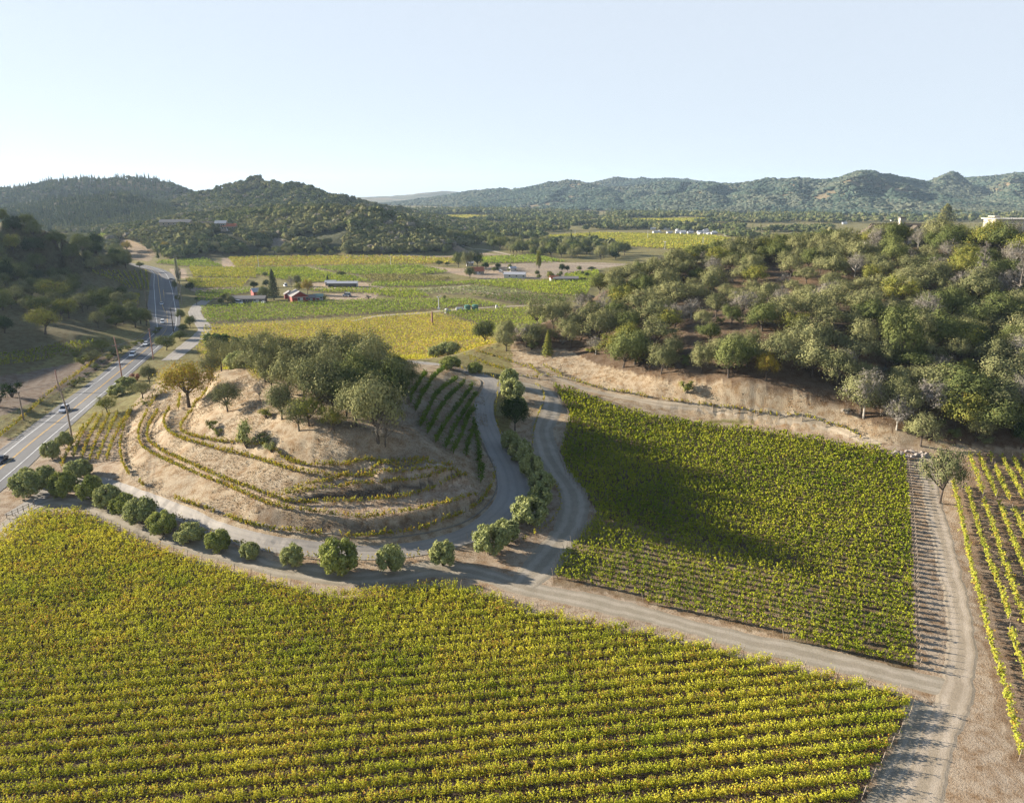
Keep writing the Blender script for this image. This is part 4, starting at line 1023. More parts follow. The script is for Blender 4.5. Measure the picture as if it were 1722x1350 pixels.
# ------------------------------------------------------------------ vines
V_FRONT = leafmat('vine_leaf_front', (.23, .295, .02), (.64, .56, .06), (.46, .24, .05), .055, .3, .14, .12)
V_RIGHT = leafmat('vine_leaf_right', (.12, .175, .012), (.37, .37, .03), (.38, .3, .05), .06, .3, .1, .15)
V_TERR = leafmat('vine_leaf_terrace', (.16, .19, .025), (.42, .38, .045), (.5, .28, .04), .25, .3, .25, .1)
V_SHADED = leafmat('vine_leaf_shaded', (.06, .11, .012), (.17, .22, .03), None, .1, .2, 0, .1)  # greener vines, also darkened: the grove's shade is put into the leaf colour
V_EAST = leafmat('vine_leaf_east', (.19, .23, .03), (.43, .42, .06), (.48, .3, .06), .2, .3, .15, .1)
VINEWOOD = simple('vine_wood', (.12, .085, .06), .9, .3)
POST = simple('post_wood', (.25, .2, .15), .8, .3); STEEL = simple('post_steel', (.45, .45, .43), .5, .1)
def row_foliage(rng, pts, dens, size, width, z0, z1, sparse=0., shoot=.35, post_step=6., pitch=1.6):
    """returns (V,F) of leaf cards, MB of stems, MB of line posts, end points"""
    c = np.asarray(pts, float); sl_ = np.r_[0, np.cumsum(np.hypot(*(c[1:] - c[:-1]).T))]; L = sl_[-1]
    KLEAF = 7; shoot_n = max(3, int(L * dens / KLEAF)); stem_s = rng.uniform(0, L, shoot_n)
    if sparse > 0:
        g = vnoise(stem_s / 2.1, stem_s * 0 + rng.uniform(0, 99), 3); stem_s = stem_s[g > sparse * .75]; shoot_n = len(stem_s)
    stem_s = stem_s + .28 * np.sin(stem_s / pitch * 2 * math.pi) * (pitch / 2 / math.pi) * 2.2
    vigor = .72 + .6 * vnoise(stem_s / 1.1, stem_s * 0 + rng.uniform(0, 999), 9)
    up = (z1 - z0) * rng.uniform(.35, 1.1, shoot_n) * vigor + (rng.rand(shoot_n) < .14) * shoot; sway = rng.normal(size=shoot_n) * width * .42; drift = rng.normal(size=shoot_n) * .38
    u = (np.arange(KLEAF) + .5)[None, :] / KLEAF + rng.uniform(-.08, .08, (shoot_n, KLEAF))
    lat = sway[:, None] * u ** 1.3 + rng.normal(size=(shoot_n, KLEAF)) * .06; zz = z0 + up[:, None] * (1 - (1 - u) ** 1.7) - np.abs(sway[:, None]) * .5 * u ** 3
    s = np.clip(stem_s[:, None] + drift[:, None] * u, 0, L).ravel(); lat = lat.ravel(); zz = zz.ravel(); n = len(s)
    x = np.interp(s, sl_, c[:, 0]); y = np.interp(s, sl_, c[:, 1])
    k = np.clip(np.searchsorted(sl_, s) - 1, 0, len(c) - 2); t = unit(c[k + 1] - c[k]); nn = np.stack([-t[:, 1], t[:, 0]], 1)
    px_ = x + nn[:, 0] * lat; py_ = y + nn[:, 1] * lat; pz = H(x, y) + zz
    nr = np.stack([nn[:, 0] * lat * 1.1, nn[:, 1] * lat * 1.1, np.full(n, .6)], 1) + rng.normal(size=(n, 3)) * .45 + np.array([-.25, 0, 0])
    V, F = cards(np.stack([px_, py_, pz], 1), nr, size * rng.uniform(.6, 1.3, n), rng, .8)
    st = MB(); m = max(2, int(L / pitch)); ss = np.linspace(.4, L - .4, m) if L > 2 else np.array([L / 2])
    X = np.interp(ss, sl_, c[:, 0]); Y = np.interp(ss, sl_, c[:, 1]); ZZ = H(X, Y)
    for a, b, g in zip(X, Y, ZZ): st.tube([(a, b, g - .05), (a + .04, b, g + z0 + .15)], [.045, .03], 3, cap=False)
    po = MB(); m = int(L / post_step)
    if m >= 1:
        ss = np.clip(np.linspace(0, L, m + 2)[1:-1] + rng.uniform(-post_step * .4, post_step * .4), 0, L); X = np.interp(ss, sl_, c[:, 0]); Y = np.interp(ss, sl_, c[:, 1]); ZZ = H(X, Y)
        for a, b, g in zip(X, Y, ZZ): po.tube([(a, b, g - .05), (a, b, g + z1 + .12)], .022, 4)
    return V, F, st, po, c
NROW = 0
def vine_row(pts, leaf, label, group, dens=60, size=.3, width=.8, z0=.55, z1=1.75, sparse=0., seed=0, posts=True, post_step=6., shoot=.35, ends=True, endmat=None, pitch=1.6):
    global NROW
    rng = np.random.RandomState(1000 + NROW * 3 + seed); NROW += 1
    V, F, st, po, c = row_foliage(rng, pts, dens, size, width, z0, z1, sparse, shoot, post_step, pitch)
    g0 = h1(c[0][0], c[0][1]); org = np.array([c[0][0], c[0][1], g0])
    root = empty('vine_row', org, label=label, cat='vine row', group=group)
    mk('foliage', V - org, F, leaf, root)
    if posts:
        tag(st.build('vine_stems', VINEWOOD, root), kind='stuff').data.transform(__import__('mathutils').Matrix.Translation(-Vector(org)))
        if po.n: tag(po.build('line_posts', POST, root), kind='stuff').data.transform(__import__('mathutils').Matrix.Translation(-Vector(org)))
    if ends:
        for e, nx_ in ((c[0], c[1]), (c[-1], c[-2])):
            dv = unit(np.array(e) - np.array(nx_)); g = h1(e[0], e[1]); b = np.array([e[0] + dv[0] * .35, e[1] + dv[1] * .35, g]) - org
            mb = MB(); mb.tube([b - (0, 0, .1), b + np.array([dv[0] * .35, dv[1] * .35, z1 + .1])], .045, 5); mb.build('end_post', endmat or POST, root)
    return root
def clip_rows(poly, ang_deg, spacing, phase=0.):
    a = R(ang_deg); t = np.array([math.cos(a), math.sin(a)]); n = np.array([-t[1], t[0]])
    Pp = np.array([p[:2] for p in poly]); o = Pp @ n; rows = []
    k = math.ceil((o.min() - phase) / spacing) * spacing + phase
    while k < o.max():
        s = []
        for i in range(len(Pp)):
            p, q = Pp[i - 1], Pp[i]; a0, a1 = p @ n - k, q @ n - k
            if (a0 > 0) != (a1 > 0): w = a0 / (a0 - a1); s.append(float((p + (q - p) * w) @ t))
        s.sort()
        for u, v in zip(s[::2], s[1::2]):
            if v - u > 3: rows.append((k, t * u + n * k, t * v + n * k))
        k += spacing
    return rows
def seg_pts(a, b, step=2.):
    m = max(2, int(np.hypot(*(b - a)) / step)); return a + (b - a) * np.linspace(0, 1, m)[:, None]

fr = clip_rows(F_FRONT, 7.6, 2.05)
fr = [r for r in fr if r[1][1] > 48 or r[2][1] > 48]
for i, (k, a, b) in enumerate(fr[::-1]):
    # keep only what the photograph's wedge and its neighbourhood can see
    tt = unit(b - a); a2, b2 = a.copy(), b.copy()
    lim = -(.80 * a[1] + 14)
    if a2[0] < lim: a2 = a2 + tt * ((lim - a2[0]) / tt[0])
    if b2[0] - a2[0] < 3: continue
    dist = math.hypot(CAM_H, (a2[1] + b2[1]) / 2)
    sz = float(np.clip(dist * .0020, .19, .45)); dn = 124 * (.3 / sz) ** 1.7
    vine_row(seg_pts(a2, b2), V_FRONT, '%s row of the foreground vineyard, counted from its far tip' % ordn(i), 'rows of the foreground vineyard', dens=dn, size=sz, width=1.15 + .9 * float(np.clip(((a2[1] + b2[1]) / 2 - 70) / 45, 0, 1)), z0=.5, z1=1.75, posts=True, post_step=7., shoot=.5)
rr_ = clip_rows(F_RIGHT, -22.3, 1.62)
SPARSE = GP([(930, 980), (1000, 868), (1180, 905), (1330, 960), (1400, 1000), (1330, 1075), (1060, 1008)])
for i, (k, a, b) in enumerate(rr_):
    mid = (a + b) / 2; dist = math.hypot(CAM_H, mid[1]); sz = float(np.clip(dist * .0025, .28, .5)); dn = 66 * (.35 / sz) ** 1.5
    pts = seg_pts(a, b); sp_ = inside(pts[:, 0], pts[:, 1], SPARSE)
    r0 = vine_row(pts, V_RIGHT, '%s row of the right vineyard, counted up from the dirt road' % ordn(i), 'rows of the right vineyard', dens=dn * (1.15 if not sp_.any() else .95), size=sz * .95, width=.72, z0=.55, z1=1.7, sparse=.22 if sp_.mean() > .25 else .0, post_step=6.5, shoot=.25, pitch=1.4)
print('rows', len(fr), len(rr_), NROW)

# rows right of the gravel strip
EA = [[(1601, 815), (1620, 900), (1632, 960), (1648, 1017), (1660, 1069), (1683, 1146), (1700, 1215), (1712, 1275)], [(1624, 824), (1640, 880), (1655, 930), (1676, 985), (1695, 1045)], [(1697, 1069), (1722, 1139), (1760, 1230)],
      [(1629, 768), (1640, 800), (1652, 834)], [(1652, 846), (1671, 900), (1695, 975), (1722, 1052), (1760, 1150)], [(1645, 769), (1660, 806), (1674, 838)], [(1678, 850), (1700, 910), (1730, 985), (1800, 1130)],
      [(1672, 790), (1684, 820), (1697, 844)], [(1702, 860), (1722, 905), (1780, 1030)], [(1683, 770), (1700, 806), (1720, 844)], [(1722, 870), (1800, 1010)], [(1702, 774), (1722, 812), (1750, 860)], [(1720, 772), (1760, 840), (1800, 900)], [(1740, 772), (1800, 860)], [(1665, 768), (1667, 780)]]
EL = ['first row beside the track, longest', 'second row, upper part beside the track', 'second row, lower part', 'third row, short part by the oaks', 'third row, long lower part', 'fourth row, short part by the oaks', 'fourth row, lower part',
      'fifth row, short part by the oaks', 'fifth row, lower part', 'sixth row, part by the oaks', 'sixth row, lower part', 'seventh row', 'eighth row', 'ninth row', 'stub of four vines at the head of the rows']
for p, l in zip(EA, EL):
    vine_row(resample(GP(p), 2.), V_EAST, 'vines right of the gravel strip, %s' % l, 'rows right of the gravel strip', dens=62, size=.36, width=.85, z0=.55, z1=1.7, shoot=.3, post_step=5)
# terraces of the knoll
def W3(r): return resample([P(*p)[:2] for p in r], 1.5)
TR = [(ROW_A, 'lowest terrace row circling the knoll just above the drive', .25, .62), (ROW_B1, 'outer row on the second terrace of the knoll', .1, .62), (ROW_B2, 'inner row on the second terrace of the knoll', .15, .6), (ROW_C1, 'outer row on the short middle terrace', .1, .62), (ROW_C2, 'inner row on the short middle terrace', .1, .62),
      (ROW_E1, 'outer row on the top terrace of the knoll', .05, .7), (ROW_E2, 'inner row on the top terrace of the knoll', .05, .7)]
for r, l, sp_, wd in TR:
    vine_row(W3(r), V_TERR, 'thin yellow-green vines, ' + l, 'terrace rows on the knoll', dens=54, size=.36, width=wd * .85, z0=.45, z1=1.35, sparse=sp_ + .02, post_step=5, shoot=.35)
ST = [[(104, 790), (118, 758), (141, 721)], [(124, 773), (138, 735), (162, 700)], [(138, 775), (152, 738), (173, 699)], [(151, 777), (165, 740), (185, 699)], [(165, 775), (181, 735), (199, 698)], [(180, 776), (195, 735), (219, 694)], [(222, 690), (240, 678), (262, 668)], [(300, 690), (303, 668), (290, 690)][:2], [(252, 688), (262, 672), (275, 660)]]
for i, r in enumerate(ST):
    vine_row(resample(GP(r), 1.5), V_TERR, '%s vine row from the left on the flat between highway and knoll' % ordn(i), 'short rows beside the highway', dens=44, size=.36, width=.75, z0=.45, z1=1.6, post_step=5)
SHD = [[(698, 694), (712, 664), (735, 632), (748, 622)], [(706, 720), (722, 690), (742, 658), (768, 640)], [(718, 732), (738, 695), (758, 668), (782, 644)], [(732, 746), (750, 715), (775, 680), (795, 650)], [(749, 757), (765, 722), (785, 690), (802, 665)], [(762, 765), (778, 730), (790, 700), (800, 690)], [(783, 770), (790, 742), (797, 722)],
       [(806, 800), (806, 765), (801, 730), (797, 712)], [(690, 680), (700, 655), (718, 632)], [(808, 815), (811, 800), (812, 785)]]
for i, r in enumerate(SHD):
    vine_row(resample(GP(r), 1.5), V_SHADED, '%s dark shaded vine row on the right flank of the knoll' % ordn(i), 'shaded rows on the right flank of the knoll', dens=80, size=.4, width=1.25, z0=.3, z1=1.7, post_step=6)
SAD = [[(760, 616), (800, 628), (830, 636)], [(790, 606), (830, 618), (870, 632), (905, 637)], [(800, 592), (840, 604), (880, 618), (900, 624)], [(780, 598), (815, 612), (850, 624)], [(885, 612), (905, 630), (912, 636)], [(905, 612), (930, 626), (948, 634)], [(918, 632), (960, 640), (1000, 652), (1060, 662)],
       [(1040, 660), (1100, 671), (1200, 685), (1290, 697)], [(1290, 697), (1360, 704), (1420, 722), (1452, 742)]]
for i, r in enumerate(SAD):
    vine_row(resample(GP(r), 1.5), V_TERR, '%s thin vine row along the foot of the right hill, from the saddle' % ordn(i), 'thin rows at the foot of the right hill', dens=20, size=.42, width=.7, z0=.4, z1=1.3, sparse=.3, post_step=7)
DR = [([(300, 872), (365, 903), (430, 925), (500, 936), (606, 944), (680, 941), (745, 930)], 'under the olives below the drive'), ([(790, 905), (830, 890)], 'short piece on the outer bend of the drive'), ([(838, 646), (836, 675), (833, 700), (845, 740), (868, 775), (890, 800)], 'along the outer kerb of the climbing drive'),
      ([(878, 912), (905, 898), (930, 876), (942, 852), (940, 832), (925, 800)], 'round the tip between drive and dirt road'), ([(893, 645), (912, 658), (914, 680), (905, 700), (897, 730), (895, 755)], 'beside the upper dirt road')]
for r, l in DR:
    vine_row(resample(GP(r), 1.5), V_TERR, 'single thin vine row %s' % l, 'single rows beside the drive', dens=15, size=.34, width=.55, z0=.4, z1=1.25, sparse=.3, post_step=4)
LF = [([(0, 738), (35, 708), (75, 672)], 'row beside the ditch left of the highway, near part', V_TERR), ([(78, 668), (100, 652), (150, 617), (170, 600)], 'row beside the ditch left of the highway, far part', V_TERR)] + \
     [([(-20, 618 - 7 * k), (70, 606 - 6 * k), (145 + 4 * k, 589 - 4 * k)], '%s shaded row on the low slope left of the highway' % ordn(k), V_RIGHT) for k in range(4)]
for r, l, mt_ in LF:
    vine_row(resample(GP(r), 1.5), mt_, 'vine ' + l, 'rows left of the highway', dens=26, size=.5, width=.9, z0=.4, z1=1.6, posts=False)
for k in range(11):
    x1_, x0_ = 153 + 9.2 * k, 190 + 6.0 * k
    vine_row(seg_pts(np.array(G(min(x0_ , 252), 487 - max(0, (5 - k)) * 3.2)[:2]), np.array(G(x1_, 457)[:2]), 3.), V_EAST, '%s row from the left in the small patch beside the far highway' % ordn(k), 'rows of the small patch beside the highway', dens=9, size=.95, width=.9, z0=.3, z1=1.8, posts=False, ends=False)

# mid-valley vineyards: thousands of rows that no one could count, one object
FM = {'green': leafmat('field_green', (.15, .215, .03), (.29, .35, .05), (.35, .3, .06), .03, .25, .1, 0), 'gold': leafmat('field_gold', (.30, .31, .03), (.52, .46, .05), (.5, .3, .05), .04, .3, .15, 0),
      'gold2': leafmat('field_gold2', (.24, .26, .04), (.44, .40, .06), (.42, .24, .06), .02, .25, .2, 0), 'lime': leafmat('field_lime', (.16, .22, .025), (.33, .37, .045), (.4, .34, .05), .03, .3, .1, 0),
      'lime2': leafmat('field_lime2', (.22, .24, .035), (.40, .38, .05), (.45, .33, .06), .02, .3, .15, 0), 'deep': leafmat('field_deep', (.06, .09, .02), (.13, .17, .03), None, .03, .25, 0, 0),
      'olive': leafmat('field_olive', (.16, .155, .05), (.27, .24, .075), None, .03, .2, 0, 0), 'sparse': leafmat('field_sparse', (.16, .19, .07), (.27, .29, .12), None, .03, .2, 0, 0)}
fk = list(FM); VV = []; FF = []; MI = []; base = 0; frng = np.random.RandomState(3)
for key, (poly, mt_) in FIELDS.items():
    ymid = np.mean([p[1] for p in poly]); far = ymid > 600
    spc = 2.4 if not far else 2.4 * ymid / 450.
    ang_ = {'d': 60, 'e': 60, 'b': 4, 'a': 3}.get(key, 5)
    if mt_ == 'deep': spc = 4.2
    if mt_ == 'sparse': spc = 3.4
    sz = ymid * .0021; dens = 3.2 * (.9 / sz) ** .9 * (1 if not far else .9)
    if far: dens = 2.2 / (sz * .75)
    P_, N_ = [], []
    for k, a, b in clip_rows(poly, ang_, spc):
        L = np.hypot(*(b - a)); n = int(L * dens); s = frng.rand(n)[:, None]; q_ = a + (b - a) * s
        t = unit(b - a); lat = frng.normal(size=(n, 1)) * min(.55, spc * .2); q_ = q_ + np.array([[-t[1], t[0]]]) * lat
        P_.append(np.concatenate([q_, H(q_[:, 0], q_[:, 1])[:, None] + frng.uniform(.5, 1.9, (n, 1)) * (1 if not far else 1.1)], 1))
    if not P_: continue
    P_ = np.concatenate(P_); n = len(P_)
    nr = frng.normal(size=(n, 3)) * .5 + np.array([-.25, -.45, .6])
    V, F = cards(P_, nr, sz * frng.uniform(.7, 1.3, n), frng, .8)
    VV.append(V); FF.append(F + base); base += len(V); MI.append(np.full(n, fk.index(mt_)))
fo = mk('vineyard_rows', np.concatenate(VV), np.concatenate(FF), [FM[k] for k in fk], midx=np.concatenate(MI))
tag(fo, 'patchwork of green and golden vineyard blocks across the valley floor', 'vineyard', None, 'stuff')
print('field cards', base // 4)

# ------------------------------------------------------------------ woods on the near left hill and the trees of the valley (things)
def scatter_px(poly, n, gap, seed, tmax=2500, xr=None):
    rng = np.random.RandomState(seed); out = []; tries = 0
    xs = [p[0] for p in poly]; ys = [p[1] for p in poly]
    while len(out) < n and tries < n * 14:
        tries += 1
        px, py = rng.uniform(min(xs), max(xs)), rng.uniform(min(ys), max(ys))
        if not inside(np.array([px]), np.array([py]), poly)[0]: continue
        x, y, z, t = G(px, py)
        if t > tmax or any((x - a) ** 2 + (y - b) ** 2 < gap * gap for a, b, *_ in out): continue
        out.append((x, y, z, px, py, t))
    return out
wr = np.random.RandomState(42)
LH = scatter_px([(-60, 362), (0, 366), (40, 374), (100, 393), (150, 412), (200, 434), (222, 447), (205, 452), (160, 456), (120, 474), (60, 480), (-60, 482)], 150, 8.5, 2, 900)
# the crown of the hill, a second line behind the crest
LH.sort(key=lambda q: q[0] / q[1])
for i, (x, y, z, px, py, t) in enumerate(LH):
    r = wr.rand(); lf, lk = (L_OAK, 'dark') if r < .62 else (L_DARK, 'blackish') if r < .8 else (L_SAGE, 'grey-green') if r < .93 else (L_LIME, 'yellow-green')
    h = wr.uniform(8, 13); tree('oak', 'evergreen_tree', lf, BARKD, x, y, h, h * wr.uniform(.95, 1.3), '%s evergreen in the wood on the near left hill, %s from the left' % (lk, ordn(i)), 'evergreen tree', 'wood on the near left hill', z)
for a, k, lf, l in [((92, 512, 468, 62), 'sage', L_LIME, 'large spreading oak on the left slope, tallest of its row'), ((28, 512, 479, 34), 'sage', L_SAGE, 'pale oak near the left edge on the slope'), ((5, 522, 485, 40), 'oak', L_OAK, 'dark oak cut by the left edge of the picture'),
        ((76, 562, 518, 58), 'walnut', L_LIME, 'yellowish round oak lowest on the left slope'), ((52, 525, 500, 36), 'oak', L_SAGE, 'bushy oak left of the spreading oak on the slope'), ((116, 536, 498, 44), 'sage', L_LIME, 'oak right of the spreading oak on the left slope'), ((140, 525, 492, 46), 'sage', L_SAGE, 'pale-topped oak in the middle of the left slope row'),
        ((172, 528, 486, 44), 'oak', L_OAK, 'dark round oak in the left slope row below the yellow patch'), ((196, 545, 505, 46), 'oak', L_OAK, 'dark oak near the highway end of the slope row'), ((228, 551, 512, 50), 'oak', L_OAK, 'broad dark oak overhanging the highway'), ((246, 548, 518, 30), 'oak', L_SAGE, 'oak nearest the highway edge on the left'),
        ((165, 552, 520, 30), 'sage', L_SAGE, 'small oak under the dark row on the left slope'), ((8, 560, 530, 44), 'oak', L_DARK, 'shaded tree at the left edge below the slope'), ((205, 500, 480, 26), 'oak', L_OAK, 'dark tree at the foot of the small vineyard patch'),
        ((160, 452, 430, 30), 'oak', L_SAGE, 'pale round oak at the head of the small vineyard patch'), ((180, 452, 430, 30), 'oak', L_SAGE, 'second pale round oak at the head of the small patch'), ((212, 452, 428, 26), 'oak', L_OAK, 'dark oak between small patch and highway curve'), ((235, 450, 440, 16), 'oak', L_OAK, 'low dark tree inside the highway curve'),
        ((197, 430, 408, 26), 'oak', L_OAK, 'dark tree on the hill spur above the small patch'), ((20, 668, 642, 40), 'shrub', L_DARK, 'dark brush heap in the brown field, right one'), ((-4, 684, 650, 40), 'shrub', L_DARK, 'dark brush heap in the brown field, at the left edge')]:
    nm = 'shrub' if k == 'shrub' else 'slope_oak'
    tree_px(k, nm, lf, BARKD, *a, l, 'shrub' if k == 'shrub' else 'oak tree')
VT = [((461, 505, 455, 25), 'pine', L_FIR, 'tall dark conifer between the two red barns'), ((444, 504, 481, 22), 'oak', L_OAK, 'leafy green tree left of the tall conifer'), ((448, 483, 470, 14), 'oak', L_DARK, 'round dark tree behind the left red barn'), ((427, 486, 472, 18), 'oak', L_DARK, 'dark tree left behind the white-roofed barn'),
      ((446, 466, 457, 13), 'oak', L_OAK, 'round dark tree standing in the yellow vines'), ((490, 486, 460, 20), 'bare', L_GREY, 'grey bare tree behind the right red barn'), ((500, 481, 461, 18), 'oak', L_SAGE, 'grey oak behind the right red barn'), ((517, 496, 470, 24), 'walnut', L_GOLD, 'bright yellow-green tree behind the right red barn'),
      ((503, 494, 474, 18), 'walnut', L_LIME, 'yellow-green tree above the small middle barn'), ((551, 474, 462, 7), 'fir', L_FIR, 'small dark conifer left of the open stable'), ((574, 464, 456, 20), 'oak', L_OAK, 'low dark trees on the field track'), ((545, 504, 497, 12), 'shrub', L_LIME, 'green bush beside the red truck'),
      ((620, 503, 495, 14), 'shrub', L_GREY, 'grey bush at the right end of the paddock'), ((748, 503, 496, 9), 'shrub', L_OAK, 'dark bush alone in the green vines'), ((694, 460, 455, 11), 'shrub', L_OAK, 'dark bush in the vines, left of a pair'), ((720, 460, 455, 15), 'shrub', L_OAK, 'dark bush in the vines, right of a pair'),
      ((673, 472, 462, 7), 'bare', L_GREY, 'small bare tree among the brown vines'), ((738, 447, 437, 17), 'oak', L_OAK, 'dark tree left of the farm grove'), ((752, 447, 440, 11), 'oak', L_OAK, 'small dark tree beside the farm grove'), ((771, 450, 422, 24), 'oak', L_OAK, 'tall tree at the left of the farm grove'), ((786, 452, 420, 26), 'oak', L_SAGE, 'pale tall tree in the farm grove'),
      ((802, 449, 422, 26), 'oak', L_DARK, 'dark tall tree in the farm grove'), ((817, 454, 440, 16), 'oak', L_DARK, 'dark tree right of the brown farmhouse roof'), ((790, 468, 448, 24), 'oak', L_OAK, 'leafy tree in front of the brown farmhouse'), ((906, 460, 419, 13), 'oak', L_LIME, 'tall slender poplar-like tree in front of the paddock'),
      ((945, 457, 443, 13), 'oak', L_DARK, 'dark tree at the edge of the gray field, left of a pair'), ((954, 457, 446, 11), 'oak', L_DARK, 'dark tree at the edge of the gray field, right of a pair'), ((974, 456, 447, 12), 'oak', L_OAK, 'small tree on the far side of the gray field'), ((995, 455, 448, 18), 'oak', L_DARK, 'low dark tree row end beside the gray field'),
      ((926, 472, 456, 16), 'oak', L_LIME, 'yellowish tree beside the red-roofed shed'), ((980, 473, 466, 12), 'oak', L_OAK, 'dark bush right of the long shed'), ((278, 425, 405, 18), 'walnut', L_GOLD, 'yellow tree at the highway bend'), ((214, 424, 404, 20), 'walnut', L_GOLD, 'bright yellow poplar cluster at the foot of the wooded hump'),
      ((298, 462, 430, 9), 'fir', L_SAGE, 'slim tree beside the far highway poles'), ((303, 486, 445, 12), 'sage', L_SAGE, 'tall thin tree on the right verge of the far highway'), ((320, 490, 474, 17), 'oak', L_DARK, 'dark tree at the corner of the yellow block'), ((294, 488, 470, 12), 'oak', L_OAK, 'roadside tree on the far highway, right verge'), ((299, 507, 495, 10), 'oak', L_OAK, 'small roadside tree before the junction'),
      ((388, 512, 496, 18), 'oak', L_SAGE, 'grey-green tree at the left end of the long shed'), ((372, 513, 500, 14), 'oak', L_OAK, 'dark shrubby tree left of the long shed'), ((380, 508, 492, 14), 'oak', L_OAK, 'round tree behind the long shed')]
for a, k, lf, l in VT:
    nm = {'shrub': 'shrub', 'pine': 'conifer_tree', 'fir': 'conifer_tree'}.get(k, 'valley_tree')
    tree_px(k, nm, lf, BARKD, *a, l, {'shrub': 'shrub', 'conifer_tree': 'conifer'}.get(nm, 'tree'))
cnt = 0
for poly, n, gap, seed, hs_, place in [
        ([(770, 408), (830, 402), (900, 408), (960, 416), (1050, 424), (1060, 438), (960, 436), (880, 430), (820, 420)], 95, 8, 3, (8, 15), 'in the creek wood behind the farm'),
        ([(740, 398), (790, 396), (830, 404), (800, 412), (750, 408)], 14, 10, 4, (10, 15), 'where the wooded hill meets the valley'),
        ([(262, 430), (470, 430), (760, 428), (768, 425), (600, 420), (470, 424), (270, 425)], 60, 9, 5, (5, 10), 'in the fringe between vineyards and wooded hills'),
        ([(800, 446), (870, 452), (870, 458), (820, 462), (800, 462)], 8, 9, 6, (3, 6), 'in the farmyard'), ([(900, 462), (1000, 462), (1000, 468), (905, 470)], 7, 12, 8, (3, 6), 'beside the sheds near the hill')]:
    L = scatter_px(poly, n, gap, seed); L.sort(key=lambda q: q[0] / q[1])
    for i, (x, y, z, px, py, t) in enumerate(L):
        r = wr.rand(); lf, lk = (L_OAK, 'dark') if r < .6 else (L_SAGE, 'grey-green') if r < .88 else (L_LIME, 'yellow-green') if r < .95 else (L_DARK, 'blackish')
        h = wr.uniform(*hs_); tree('oak', 'valley_tree', lf, BARKD, x, y, h, h * wr.uniform(.9, 1.25), '%s tree %s, %s from the left' % (lk, place, ordn(i)), 'tree', 'trees ' + place, z); cnt += 1
print('valley trees', TREE_COUNT)

# ------------------------------------------------------------------ woods on the far hills: one mass each
def ico():
    p = (1 + 5 ** .5) / 2
    v = unit(np.array([(-1, p, 0), (1, p, 0), (-1, -p, 0), (1, -p, 0), (0, -1, p), (0, 1, p), (0, -1, -p), (0, 1, -p), (p, 0, -1), (p, 0, 1), (-p, 0, -1), (-p, 0, 1)], float))
    f = np.array([(0, 11, 5), (0, 5, 1), (0, 1, 7), (0, 7, 10), (0, 10, 11), (1, 5, 9), (5, 11, 4), (11, 10, 2), (10, 7, 6), (7, 1, 8), (3, 9, 4), (3, 4, 2), (3, 2, 6), (3, 6, 8), (3, 8, 9), (4, 9, 5), (2, 4, 11), (6, 2, 10), (8, 6, 7), (9, 8, 1)])
    return v, f
def ico2():
    v, f = ico(); v = list(v); e = {}; out = []
    def mid(a, b):
        k = (min(a, b), max(a, b))
        if k not in e: v.append(unit(v[a] + v[b])); e[k] = len(v) - 1
        return e[k]
    for a, b, c in f:
        x, y, z = mid(a, b), mid(b, c), mid(c, a); out += [(a, x, z), (b, y, x), (c, z, y), (x, y, z)]
    return np.array(v), np.array(out)
def low_tree(rng, kind):
    """small baked tree of unit height: core lumps plus leaf clusters"""
    if kind == 'round':
        Vs, Fs, b = [], [], 0
        v, f = ico()
        for i in range(3):
            c = np.array([rng.uniform(-.25, .25), rng.uniform(-.25, .25), rng.uniform(.42, .62)]); q_ = v * rng.uniform(.24, .34) * (1 + .25 * rng.normal(size=(12, 1))) + c
            Vs.append(q_); Fs.append(f + b); b += len(q_)
        n = 34; dd = unit(rng.normal(size=(n, 3))); dd[:, 2] = np.abs(dd[:, 2]) * 1.1 - .25; p = dd * np.array([.52, .52, .42]) * rng.uniform(.75, 1.1, (n, 1)) + np.array([0, 0, .5])
        cV, cF = cards(p, dd + .3 * rng.normal(size=(n, 3)), .26, rng, .8); Vs.append(cV)
        return np.concatenate(Vs), np.concatenate(Fs), cF + b
    if kind == 'cone':
        n = 46; z = rng.uniform(.1, 1, n); az = rng.uniform(0, 6.28, n); rr = .2 * (1.05 - z) * rng.uniform(.6, 1.25, n)
        p = np.stack([np.cos(az) * rr, np.sin(az) * rr, z], 1); nr = np.stack([np.cos(az), np.sin(az), np.full(n, .6)], 1)
        cV, cF = cards(p, nr + .3 * rng.normal(size=(n, 3)), .15 * (1.3 - z * .7), rng, .7)
        a = np.arange(6) * math.pi / 3; core = np.concatenate([np.stack([.13 * np.cos(a), .13 * np.sin(a), a * 0 + .05], 1), [[0, 0, .97]]]); fc = np.array([(i, (i + 1) % 6, 6) for i in range(6)])
        return np.concatenate([core, cV]), fc, cF + 7
    v, f = ico(); q_ = v * np.array([.62, .62, .5]) * (1 + .22 * rng.normal(size=(12, 1))) + np.array([0, 0, .42])
    return q_, f, np.zeros((0, 4), int)
